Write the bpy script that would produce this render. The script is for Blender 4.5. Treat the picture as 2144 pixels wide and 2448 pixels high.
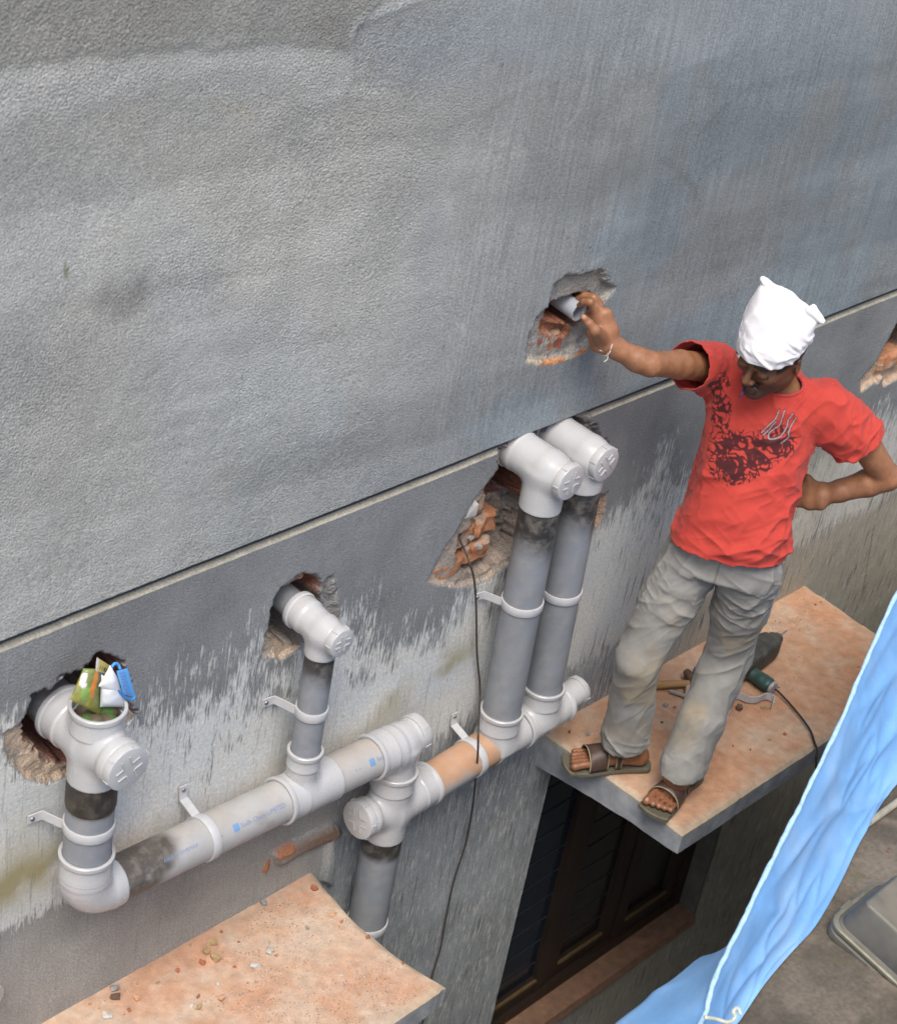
import bpy, bmesh, math, random
import numpy as np
from mathutils import Vector, Matrix

# ------------------------------------------------------------------ camera
F_PX, W_PX, H_PX = 4576.06, 2144.0, 2448.0
ROT = np.array([[0.68673, -0.28672, 0.66803],
                [-0.70986, -0.46217, 0.53138],
                [0.15640, -0.83912, -0.52093]])      # rows: world x, y, z seen in lens axes (right, down, forward)
CAM = np.array([-4.0, -2.62, 3.6])

scn = bpy.context.scene
for o in list(bpy.data.objects):
    bpy.data.objects.remove(o)
cd = bpy.data.cameras.new('camera')
cam = bpy.data.objects.new('camera', cd)
scn.collection.objects.link(cam)
cd.sensor_fit = 'VERTICAL'
cd.sensor_height = 24.0
cd.lens = F_PX / H_PX * 24.0
cd.clip_start = 0.05
cd.clip_end = 200.0
_u, _s, _v = np.linalg.svd(ROT)
ROT = _u @ _v
cam.matrix_world = Matrix(((ROT[0, 0], -ROT[0, 1], -ROT[0, 2], CAM[0]),
                           (ROT[1, 0], -ROT[1, 1], -ROT[1, 2], CAM[1]),
                           (ROT[2, 0], -ROT[2, 1], -ROT[2, 2], CAM[2]),
                           (0, 0, 0, 1)))
cd.dof.use_dof = True
cd.dof.focus_distance = 4.95
cd.dof.aperture_fstop = 4.5
scn.camera = cam

# ------------------------------------------------------------------ light
SUN_EL, SUN_AZ = 60.0, 230.0        # azimuth clockwise from +y
world = bpy.data.worlds.new('World')
scn.world = world
world.use_nodes = True
wn = world.node_tree
wn.nodes.clear()
sky = wn.nodes.new('ShaderNodeTexSky')
sky.sky_type = 'NISHITA'
sky.sun_disc = False
sky.sun_elevation = math.radians(SUN_EL)
sky.sun_rotation = math.radians(SUN_AZ)
sky.air_density = 1.0
sky.dust_density = 4.0
sky.ozone_density = 1.0
bg = wn.nodes.new('ShaderNodeBackground')
bg.inputs['Strength'].default_value = 0.15
wo = wn.nodes.new('ShaderNodeOutputWorld')
wn.links.new(sky.outputs[0], bg.inputs[0])
wn.links.new(bg.outputs[0], wo.inputs[0])

sd = bpy.data.lights.new('sun', 'SUN')
sd.energy = 2.1
sd.angle = math.radians(32)
sd.color = (1.0, 0.955, 0.89)
sun = bpy.data.objects.new('sun', sd)
scn.collection.objects.link(sun)
_a, _e = math.radians(SUN_AZ), math.radians(SUN_EL)
_d = Vector((math.sin(_a) * math.cos(_e), math.cos(_a) * math.cos(_e), math.sin(_e)))
sun.rotation_euler = _d.to_track_quat('Z', 'Y').to_euler()
sun.location = _d * 20

scn.render.engine = 'CYCLES'
scn.view_settings.view_transform = 'Standard'
scn.view_settings.look = 'None'
scn.view_settings.exposure = 0.46
scn.view_settings.gamma = 1.0
scn.view_settings.use_curve_mapping = False

# ------------------------------------------------------------------ helpers
rng = np.random.default_rng(7)
random.seed(7)


def ray(px, py):
    return ROT @ np.array([px - W_PX / 2, py - H_PX / 2, F_PX])


def onY(px, py, y=0.0):
    d = ray(px, py)
    return CAM + d * ((y - CAM[1]) / d[1])


def onZ(px, py, z=0.0):
    d = ray(px, py)
    return CAM + d * ((z - CAM[2]) / d[2])


def onPlane(px, py, o, n):
    d = ray(px, py)
    n = np.asarray(n, float)
    return CAM + d * (np.dot(np.asarray(o) - CAM, n) / np.dot(d, n))


def nrm(v):
    v = np.asarray(v, float)
    return v / np.linalg.norm(v)


def sst(a, b, x):
    t = np.clip((x - a) / (b - a), 0, 1)
    return t * t * (3 - 2 * t)


def lerp(a, b, t):
    return a + (b - a) * t


_TAB = np.random.default_rng(11).random((256, 256)).astype(np.float32)
_TAB3 = np.random.default_rng(12).random((64, 64, 64)).astype(np.float32)


def vn2(x, y, s=0):
    x = np.asarray(x, np.float64) + s * 17.37
    y = np.asarray(y, np.float64) + s * 9.71
    xi = np.floor(x).astype(np.int64)
    yi = np.floor(y).astype(np.int64)
    fx, fy = x - xi, y - yi
    fx = fx * fx * (3 - 2 * fx)
    fy = fy * fy * (3 - 2 * fy)
    a = _TAB[xi & 255, yi & 255]
    b = _TAB[(xi + 1) & 255, yi & 255]
    c = _TAB[xi & 255, (yi + 1) & 255]
    d = _TAB[(xi + 1) & 255, (yi + 1) & 255]
    return (a * (1 - fx) + b * fx) * (1 - fy) + (c * (1 - fx) + d * fx) * fy


def fb2(x, y, s=0, o=4):
    r, a, t = 0, 0.5, 0
    for i in range(o):
        r = r + a * vn2(x * 2 ** i, y * 2 ** i, s + i * 3)
        t += a
        a *= 0.55
    return r / t


def vn3(p, s=0):
    p = np.asarray(p, np.float64) + s * 7.31
    i = np.floor(p).astype(np.int64)
    f = p - i
    f = f * f * (3 - 2 * f)
    r = 0
    for dx in (0, 1):
        for dy in (0, 1):
            for dz in (0, 1):
                w = (f[:, 0] if dx else 1 - f[:, 0]) * (f[:, 1] if dy else 1 - f[:, 1]) * (f[:, 2] if dz else 1 - f[:, 2])
                r = r + w * _TAB3[(i[:, 0] + dx) & 63, (i[:, 1] + dy) & 63, (i[:, 2] + dz) & 63]
    return r


def fb3(p, s=0, o=3):
    r, a, t = 0, 0.5, 0
    for i in range(o):
        r = r + a * vn3(p * 2 ** i, s + i * 3)
        t += a
        a *= 0.55
    return r / t


def poly_sd(P, Q):
    """signed distance (negative inside) of points P (n,2) to polygon Q (m,2)"""
    P = np.asarray(P, float)
    Q = np.asarray(Q, float)
    d = np.full(len(P), 1e9)
    ins = np.zeros(len(P), bool)
    m = len(Q)
    for i in range(m):
        a, b = Q[i], Q[(i + 1) % m]
        e = b - a
        w = P - a
        t = np.clip((w @ e) / (e @ e + 1e-12), 0, 1)
        q = w - t[:, None] * e
        d = np.minimum(d, np.einsum('ij,ij->i', q, q))
        c1 = (a[1] <= P[:, 1]) & (b[1] > P[:, 1])
        c2 = (a[1] > P[:, 1]) & (b[1] <= P[:, 1])
        cr = e[0] * w[:, 1] - e[1] * w[:, 0]
        ins ^= (c1 & (cr > 0)) | (c2 & (cr < 0))
    d = np.sqrt(d)
    return np.where(ins, -d, d)


def line_d(P, L):
    """distance of points (n,k) to polyline"""
    P = np.asarray(P, float)
    L = np.asarray(L, float)
    d = np.full(len(P), 1e9)
    for a, b in zip(L[:-1], L[1:]):
        e = b - a
        w = P - a
        t = np.clip((w @ e) / (e @ e + 1e-12), 0, 1)
        q = w - t[:, None] * e
        d = np.minimum(d, np.einsum('ij,ij->i', q, q))
    return np.sqrt(d)


def smooth_line(pts, n=8):
    """Catmull-Rom through points"""
    P = np.asarray(pts, float)
    P = np.vstack([2 * P[0] - P[1], P, 2 * P[-1] - P[-2]])
    out = []
    for i in range(1, len(P) - 2):
        for t in np.linspace(0, 1, n, endpoint=False):
            a, b, c, d = P[i - 1], P[i], P[i + 1], P[i + 2]
            out.append(0.5 * ((2 * b) + (c - a) * t + (2 * a - 5 * b + 4 * c - d) * t ** 2 + (3 * b - a - 3 * c + d) * t ** 3))
    out.append(P[-2])
    return np.array(out)


# ------------------------------------------------------------------ materials
def mat(name, col=(0.5, 0.5, 0.5), rough=0.6, spec=0.5, metal=0.0, attr=None, var=0.0, vscale=20.0,
        bump=0.0, bscale=120.0, bdist=0.002, coat=0.0, trans=0.0, dust=None, dscale=6.0, damt=0.5, sheen=0.0, stretch=None,
        fine=0.0, fscale=400.0):
    m = bpy.data.materials.new(name)
    m.use_nodes = True
    nt = m.node_tree
    N, L = nt.nodes, nt.links
    b = N['Principled BSDF']
    b.inputs['Roughness'].default_value = rough
    b.inputs['Specular IOR Level'].default_value = spec
    b.inputs['Metallic'].default_value = metal
    if coat:
        b.inputs['Coat Weight'].default_value = coat
        b.inputs['Coat Roughness'].default_value = 0.2
    if trans:
        b.inputs['Transmission Weight'].default_value = trans
    if sheen:
        b.inputs['Sheen Weight'].default_value = sheen
    tc = N.new('ShaderNodeTexCoord')
    vec = tc.outputs['Object']
    if stretch:
        mp = N.new('ShaderNodeMapping')
        mp.inputs['Scale'].default_value = stretch
        L.new(vec, mp.inputs['Vector'])
        vec = mp.outputs['Vector']
    if attr:
        a = N.new('ShaderNodeAttribute')
        a.attribute_name = attr
        c = a.outputs['Color']
    else:
        a = N.new('ShaderNodeRGB')
        a.outputs[0].default_value = (*col, 1)
        c = a.outputs[0]

    def noise(scale, detail=4.0, rgh=0.6):
        n = N.new('ShaderNodeTexNoise')
        n.inputs['Scale'].default_value = scale
        n.inputs['Detail'].default_value = detail
        n.inputs['Roughness'].default_value = rgh
        L.new(vec, n.inputs['Vector'])
        return n.outputs['Fac']

    def mulvar(c, fac, amt):
        mr = N.new('ShaderNodeMapRange')
        mr.inputs['From Min'].default_value = 0.25
        mr.inputs['From Max'].default_value = 0.75
        mr.inputs['To Min'].default_value = 1 - amt
        mr.inputs['To Max'].default_value = 1 + amt
        L.new(fac, mr.inputs['Value'])
        mx = N.new('ShaderNodeMix')
        mx.data_type = 'RGBA'
        mx.blend_type = 'MULTIPLY'
        mx.inputs['Factor'].default_value = 1.0
        L.new(c, mx.inputs['A'])
        L.new(mr.outputs[0], mx.inputs['B'])
        return mx.outputs['Result']
    if var:
        c = mulvar(c, noise(vscale), var)
    if fine:
        c = mulvar(c, noise(fscale, 2.0), fine)
    if dust:
        f = noise(dscale, 6.0, 0.65)
        mr = N.new('ShaderNodeMapRange')
        mr.inputs['From Min'].default_value = 0.45
        mr.inputs['From Max'].default_value = 0.7
        mr.inputs['To Max'].default_value = damt
        L.new(f, mr.inputs['Value'])
        mx = N.new('ShaderNodeMix')
        mx.data_type = 'RGBA'
        L.new(mr.outputs[0], mx.inputs['Factor'])
        L.new(c, mx.inputs['A'])
        mx.inputs['B'].default_value = (*dust, 1)
        c = mx.outputs['Result']
        mr2 = N.new('ShaderNodeMapRange')
        mr2.inputs['To Min'].default_value = rough
        mr2.inputs['To Max'].default_value = 0.95
        L.new(mr.outputs[0], mr2.inputs['Value'])
        L.new(mr2.outputs[0], b.inputs['Roughness'])
    L.new(c, b.inputs['Base Color'])
    if bump:
        bp = N.new('ShaderNodeBump')
        bp.inputs['Strength'].default_value = bump
        bp.inputs['Distance'].default_value = bdist
        L.new(noise(bscale, 5.0), bp.inputs['Height'])
        L.new(bp.outputs[0], b.inputs['Normal'])
    return m


# ------------------------------------------------------------------ mesh helpers
def link(o, parent=None):
    scn.collection.objects.link(o)
    if parent is not None:
        o.parent = parent
    return o


def mk(name, V, Fc, m, parent=None, smooth=True, col=None, cname='Col'):
    """one mesh object from arrays; V in the parent's space"""
    me = bpy.data.meshes.new(name)
    V = np.asarray(V, np.float64)
    if isinstance(Fc, np.ndarray) and Fc.ndim == 2:
        k = Fc.shape[1]
        me.vertices.add(len(V))
        me.vertices.foreach_set('co', V.astype(np.float32).ravel())
        me.loops.add(Fc.size)
        me.loops.foreach_set('vertex_index', Fc.astype(np.int32).ravel())
        me.polygons.add(len(Fc))
        me.polygons.foreach_set('loop_start', np.arange(0, Fc.size, k, dtype=np.int32))
        me.polygons.foreach_set('loop_total', np.full(len(Fc), k, np.int32))
        me.update(calc_edges=True)
    else:
        me.from_pydata([tuple(v) for v in V], [], [tuple(int(i) for i in f) for f in Fc])
    me.validate()
    if smooth is True:
        me.polygons.foreach_set('use_smooth', np.ones(len(me.polygons), bool))
    if col is not None:
        a = me.color_attributes.new(cname, 'FLOAT_COLOR', 'POINT')
        cc = np.ones((len(V), 4), np.float32)
        cc[:, :3] = col
        a.data.foreach_set('color', cc.ravel())
    me.update()
    o = bpy.data.objects.new(name, me)
    if m is not None:
        me.materials.append(m)
    link(o, parent)
    if smooth == 'auto':
        me.polygons.foreach_set('use_smooth', np.ones(len(me.polygons), bool))
        me.set_sharp_from_angle(angle=math.radians(35))
    return o


def add_attr(o, name, val):
    a = o.data.attributes.new(name, 'FLOAT', 'POINT')
    a.data.foreach_set('value', np.asarray(val, np.float32))


def empty(name, loc=(0, 0, 0)):
    o = bpy.data.objects.new(name, None)
    o.location = loc
    o.empty_display_size = 0.05
    link(o)
    return o


def tag(o, label, cat, group=None, kind=None):
    if label:
        o['label'] = label
    if cat:
        o['category'] = cat
    if group:
        o['group'] = group
    if kind:
        o['kind'] = kind
    return o


def frame(d, hint=(0, 0, 1)):
    d = nrm(d)
    h = np.asarray(hint, float)
    if abs(np.dot(d, nrm(h))) > 0.95:
        h = np.array([1.0, 0, 0]) if abs(d[0]) < 0.9 else np.array([0, 1.0, 0])
    u = nrm(np.cross(h, d))
    v = np.cross(d, u)
    return u, v, d


class MB:
    """collects boxes, tubes and lathes, then builds ONE mesh"""

    def __init__(s):
        s.V, s.F, s.n = [], [], 0

    def add(s, V, F):
        V = np.asarray(V, float)
        s.V.append(V)
        s.F += [[i + s.n for i in f] for f in F]
        s.n += len(V)
        return s

    def box(s, c, e1, e2, e3):
        """centre, three half-extent vectors"""
        c, e1, e2, e3 = [np.asarray(q, float) for q in (c, e1, e2, e3)]
        V = [c + a * e1 + b * e2 + g * e3 for g in (-1, 1) for b in (-1, 1) for a in (-1, 1)]
        F = [[0, 2, 3, 1], [4, 5, 7, 6], [0, 1, 5, 4], [2, 6, 7, 3], [0, 4, 6, 2], [1, 3, 7, 5]]
        if np.dot(np.cross(e1, e2), e3) < 0:
            F = [f[::-1] for f in F]
        return s.add(V, F)

    def lathe(s, o, d, prof, n=40, cap0=False, cap1=False, hint=(0, 0, 1)):
        """prof: list of (t along d, radius)"""
        o = np.asarray(o, float)
        u, v, d = frame(d, hint)
        a = np.linspace(0, 2 * np.pi, n, endpoint=False)
        ring = np.cos(a)[:, None] * u + np.sin(a)[:, None] * v
        V = np.vstack([o + t * d + r * ring for t, r in prof])
        F = []
        for k in range(len(prof) - 1):
            for i in range(n):
                j = (i + 1) % n
                F.append([k * n + i, k * n + j, (k + 1) * n + j, (k + 1) * n + i])
        if cap0:
            F.append([i for i in range(n)][::-1])
        if cap1:
            F.append([(len(prof) - 1) * n + i for i in range(n)])
        return s.add(V, F)

    def tube(s, pts, r, n=8, caps=True):
        P = np.asarray(pts, float)
        R = np.broadcast_to(np.asarray(r, float), (len(P),))
        T = np.gradient(P, axis=0)
        T /= np.linalg.norm(T, axis=1)[:, None] + 1e-12
        u, v, _ = frame(T[0])
        V, F = [], []
        a = np.linspace(0, 2 * np.pi, n, endpoint=False)
        for k in range(len(P)):
            u = nrm(u - T[k] * np.dot(u, T[k]))
            v = np.cross(T[k], u)
            V.append(P[k] + R[k] * (np.cos(a)[:, None] * u + np.sin(a)[:, None] * v))
        for k in range(len(P) - 1):
            for i in range(n):
                j = (i + 1) % n
                F.append([k * n + i, k * n + j, (k + 1) * n + j, (k + 1) * n + i])
        if caps:
            F.append([i for i in range(n)][::-1])
            F.append([(len(P) - 1) * n + i for i in range(n)])
        return s.add(np.vstack(V), F)

    def strip(s, pts, w, t, wdir):
        """flat strap: polyline pts, half width w along wdir, thickness t"""
        P = np.asarray(pts, float)
        T = np.gradient(P, axis=0)
        T /= np.linalg.norm(T, axis=1)[:, None] + 1e-12
        V, F = [], []
        for k in range(len(P)):
            wd = nrm(np.asarray(wdir, float) - T[k] * np.dot(wdir, T[k]))
            nn = np.cross(T[k], wd)
            V += [P[k] - w * wd - t * nn, P[k] + w * wd - t * nn, P[k] + w * wd + t * nn, P[k] - w * wd + t * nn]
        for k in range(len(P) - 1):
            for i in range(4):
                j = (i + 1) % 4
                F.append([k * 4 + i, k * 4 + j, k * 4 + 4 + j, k * 4 + 4 + i])
        F += [[3, 2, 1, 0], [len(V) - 4, len(V) - 3, len(V) - 2, len(V) - 1]]
        return s.add(V, F)

    def build(s, name, m, parent=None, smooth='auto', col=None):
        return mk(name, np.vstack(s.V), s.F, m, parent, smooth, col)


# ------------------------------------------------------------------ implicit surfaces
def smin(a, b, k):
    if k <= 0:
        return np.minimum(a, b)
    h = np.maximum(k - np.abs(a - b), 0) / k
    return np.minimum(a, b) - h * h * k * 0.25


class SDF:
    def __init__(s, lo, hi, h):
        s.lo, s.h = np.asarray(lo, float), h
        s.n = np.ceil((np.asarray(hi) - s.lo) / h).astype(int) + 1
        s.D = np.full(s.n, 0.06, np.float32)
        s.ax = [s.lo[i] + np.arange(s.n[i]) * h for i in range(3)]

    def sl(s, lo, hi):
        a = np.clip(np.floor((np.asarray(lo) - s.lo) / s.h).astype(int), 0, s.n)
        b = np.clip(np.ceil((np.asarray(hi) - s.lo) / s.h).astype(int) + 1, 0, s.n)
        return tuple(slice(i, j) for i, j in zip(a, b))

    def pts(s, sl):
        X, Y, Z = np.meshgrid(*[s.ax[i][sl[i]] for i in range(3)], indexing='ij')
        return X, Y, Z

    def put(s, fn, lo, hi, k=0.0, op='u'):
        pad = k + 0.05
        q = s.sl(np.asarray(lo) - pad, np.asarray(hi) + pad)
        X, Y, Z = s.pts(q)
        if X.size == 0:
            return s
        d = fn(X, Y, Z).astype(np.float32)
        if op == 'u':
            s.D[q] = smin(s.D[q], d, k)
        elif op == 'sub':
            s.D[q] = -smin(-s.D[q], d, k)
        return s

    def cone(s, a, b, r0, r1, k=0.02, flat=None):
        """tapered limb from a to b; flat = (axis, scale): wider along axis"""
        a, b = np.asarray(a, float), np.asarray(b, float)
        e = b - a
        L2 = float(e @ e) + 1e-12

        def fn(X, Y, Z):
            px, py, pz = X - a[0], Y - a[1], Z - a[2]
            t = np.clip((px * e[0] + py * e[1] + pz * e[2]) / L2, 0, 1)
            qx, qy, qz = px - t * e[0], py - t * e[1], pz - t * e[2]
            r = r0 + (r1 - r0) * t
            if flat is None:
                return np.sqrt(qx * qx + qy * qy + qz * qz) - r
            u, sc = nrm(flat[0]), flat[1]
            du = qx * u[0] + qy * u[1] + qz * u[2]
            f2 = (1 / sc ** 2 - 1)
            return np.sqrt(np.maximum(qx * qx + qy * qy + qz * qz + du * du * f2, 0)) - r
        R = max(r0, r1) * (flat[1] if flat else 1)
        return s.put(fn, np.minimum(a, b) - R, np.maximum(a, b) + R, k)

    def chain(s, P, R, k=0.02, flat=None):
        for i in range(len(P) - 1):
            s.cone(P[i], P[i + 1], R[i], R[i + 1], k, flat)
        return s

    def ell(s, c, ax, r, k=0.02, op='u'):
        """ellipsoid: centre, 3 axes (rows), radii"""
        c, ax, r = np.asarray(c, float), np.asarray(ax, float), np.asarray(r, float)

        def fn(X, Y, Z):
            px, py, pz = X - c[0], Y - c[1], Z - c[2]
            q = [(px * ax[i, 0] + py * ax[i, 1] + pz * ax[i, 2]) / r[i] for i in range(3)]
            l = np.sqrt(q[0] ** 2 + q[1] ** 2 + q[2] ** 2)
            g = np.sqrt((q[0] / r[0]) ** 2 + (q[1] / r[1]) ** 2 + (q[2] / r[2]) ** 2) + 1e-9
            return l * (l - 1) / g
        R = np.max(r)
        return s.put(fn, c - R, c + R, k, op)

    def cyl(s, a, b, r, k=0.02, op='u', rnd=0.0):
        a, b = np.asarray(a, float), np.asarray(b, float)
        e = b - a
        L = np.linalg.norm(e)
        e = e / L

        def fn(X, Y, Z):
            px, py, pz = X - a[0], Y - a[1], Z - a[2]
            t = px * e[0] + py * e[1] + pz * e[2]
            q2 = np.maximum(px * px + py * py + pz * pz - t * t, 0)
            dr = np.sqrt(q2) - r + rnd
            dt = np.abs(t - L / 2) - L / 2 + rnd
            return np.minimum(np.maximum(dr, dt), 0) + np.sqrt(np.maximum(dr, 0) ** 2 + np.maximum(dt, 0) ** 2) - rnd
        return s.put(fn, np.minimum(a, b) - r, np.maximum(a, b) + r, k, op)

    def loft(s, secs, k=0.02, pw=2.35):
        """secs: rows (centre xyz, u-axis xyz, ru, rv) stacked along a nearly straight axis"""
        C = np.array([q[0] for q in secs], float)
        U = np.array([nrm(q[1]) for q in secs])
        ru = np.array([q[2] for q in secs], float)
        rv = np.array([q[3] for q in secs], float)
        e = nrm(C[-1] - C[0])
        tk = (C - C[0]) @ e

        def fn(X, Y, Z):
            px, py, pz = X - C[0, 0], Y - C[0, 1], Z - C[0, 2]
            t = px * e[0] + py * e[1] + pz * e[2]
            tc = np.clip(t, tk[0], tk[-1])
            it = lambda A: np.interp(tc, tk, A)
            cx, cy, cz = it(C[:, 0] - C[0, 0]), it(C[:, 1] - C[0, 1]), it(C[:, 2] - C[0, 2])
            ux, uy, uz = it(U[:, 0]), it(U[:, 1]), it(U[:, 2])
            dx, dy, dz = px - cx, py - cy, pz - cz
            un = np.sqrt(ux * ux + uy * uy + uz * uz)
            ux, uy, uz = ux / un, uy / un, uz / un
            vx, vy, vz = e[1] * uz - e[2] * uy, e[2] * ux - e[0] * uz, e[0] * uy - e[1] * ux
            a, b = it(ru), it(rv)
            du = np.abs(dx * ux + dy * uy + dz * uz) / a
            dv = np.abs(dx * vx + dy * vy + dz * vz) / b
            l = (du ** pw + dv ** pw) ** (1 / pw)
            d = (l - 1) * np.minimum(a, b)
            return np.maximum(d, np.abs(t - tc) - 0.004 + np.maximum(d, -0.02) * 0)
        R = max(ru.max(), rv.max())
        return s.put(fn, C.min(0) - R, C.max(0) + R, k)

    def mesh(s):
        D, h = s.D, s.h
        S = D < 0
        c = np.zeros(np.array(D.shape) - 1, np.int8)
        for i in (0, 1):
            for j in (0, 1):
                for l in (0, 1):
                    c += S[i:D.shape[0] - 1 + i, j:D.shape[1] - 1 + j, l:D.shape[2] - 1 + l]
        M = (c > 0) & (c < 8)
        ijk = np.argwhere(M)
        idx = np.full(M.shape, -1, np.int64)
        idx[M] = np.arange(len(ijk))
        acc = np.zeros((len(ijk), 3))
        cnt = np.zeros(len(ijk))
        for ax in range(3):
            o1, o2 = [q for q in range(3) if q != ax]
            for a in (0, 1):
                for b in (0, 1):
                    c0 = np.zeros(3, int)
                    c0[o1], c0[o2] = a, b
                    c1 = c0.copy()
                    c1[ax] = 1
                    p0, p1 = ijk + c0, ijk + c1
                    d0 = D[p0[:, 0], p0[:, 1], p0[:, 2]].astype(float)
                    d1 = D[p1[:, 0], p1[:, 1], p1[:, 2]].astype(float)
                    x = (d0 < 0) != (d1 < 0)
                    t = np.where(x, d0 / np.where(x, d0 - d1, 1), 0)
                    P = c0 + 0.0 * p0
                    P = np.repeat(c0[None].astype(float), len(ijk), 0)
                    P[:, ax] += t
                    acc[x] += P[x]
                    cnt[x] += 1
        V = s.lo + (ijk + acc / cnt[:, None]) * h
        Q = []
        for ax in range(3):
            o1, o2 = [(1, 2), (2, 0), (0, 1)][ax]
            sl0 = [slice(None)] * 3
            sl1 = [slice(None)] * 3
            sl0[ax], sl1[ax] = slice(0, -1), slice(1, None)
            A, B = S[tuple(sl0)], S[tuple(sl1)]
            e = np.argwhere(A != B)
            e = e[(e[:, o1] > 0) & (e[:, o2] > 0) & (e[:, o1] < M.shape[o1]) & (e[:, o2] < M.shape[o2])]
            st = A[e[:, 0], e[:, 1], e[:, 2]]

            def cell(a, b):
                q = e.copy()
                q[:, o1] -= a
                q[:, o2] -= b
                return idx[q[:, 0], q[:, 1], q[:, 2]]
            q = np.stack([cell(1, 1), cell(0, 1), cell(0, 0), cell(1, 0)], 1)
            q[~st] = q[~st][:, ::-1]
            Q.append(q)
        Q = np.vstack(Q)
        Q = Q[(Q >= 0).all(1)]
        return V, Q


def vnormals(V, Q):
    n = np.cross(V[Q[:, 2]] - V[Q[:, 0]], V[Q[:, 3]] - V[Q[:, 1]])
    N = np.zeros_like(V)
    for k in range(4):
        np.add.at(N, Q[:, k], n)
    return N / (np.linalg.norm(N, axis=1)[:, None] + 1e-12)


def relax(V, Q, it=2, f=0.5):
    for _ in range(it):
        A = np.zeros_like(V)
        c = np.zeros(len(V))
        for k in range(4):
            a, b = Q[:, k], Q[:, (k + 1) % 4]
            np.add.at(A, a, V[b])
            np.add.at(c, a, 1)
            np.add.at(A, b, V[a])
            np.add.at(c, b, 1)
        V = V + f * (A / np.maximum(c, 1)[:, None] - V)
    return V


def drop_faces(V, Q, bad):
    Q = Q[~bad]
    u, inv = np.unique(Q, return_inverse=True)
    return V[u], inv.reshape(Q.shape), u


def smooth_edge(V, Q, it=6, f=0.5):
    """smooth open borders along themselves"""
    E = np.vstack([Q[:, [i, (i + 1) % 4]] for i in range(4)])
    S = np.sort(E, 1)
    key = S[:, 0] * np.int64(len(V)) + S[:, 1]
    u, idx, cnt = np.unique(key, return_index=True, return_counts=True)
    Bd = S[idx[cnt == 1]]
    for _ in range(it):
        A = np.zeros_like(V)
        c = np.zeros(len(V))
        np.add.at(A, Bd[:, 0], V[Bd[:, 1]])
        np.add.at(A, Bd[:, 1], V[Bd[:, 0]])
        np.add.at(c, Bd[:, 0], 1)
        np.add.at(c, Bd[:, 1], 1)
        k = c > 0
        V = V.copy()
        V[k] += f * (A[k] / c[k][:, None] - V[k])
    return V, np.unique(Bd)


def subdiv(V, Q):
    """one linear 1-to-4 split of quads"""
    E = np.sort(np.vstack([Q[:, [i, (i + 1) % 4]] for i in range(4)]), 1)
    key = E[:, 0] * np.int64(len(V)) + E[:, 1]
    u, first, inv = np.unique(key, return_index=True, return_inverse=True)
    EV = V[E[first]].mean(1)
    n, m, f = len(V), len(u), len(Q)
    e = (inv.reshape(4, f) + n).T
    fc = np.arange(f) + n + m
    V2 = np.vstack([V, EV, V[Q].mean(1)])
    Q2 = np.vstack([np.stack([Q[:, i], e[:, i], fc, e[:, (i + 3) % 4]], 1) for i in range(4)])
    return V2, Q2
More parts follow.
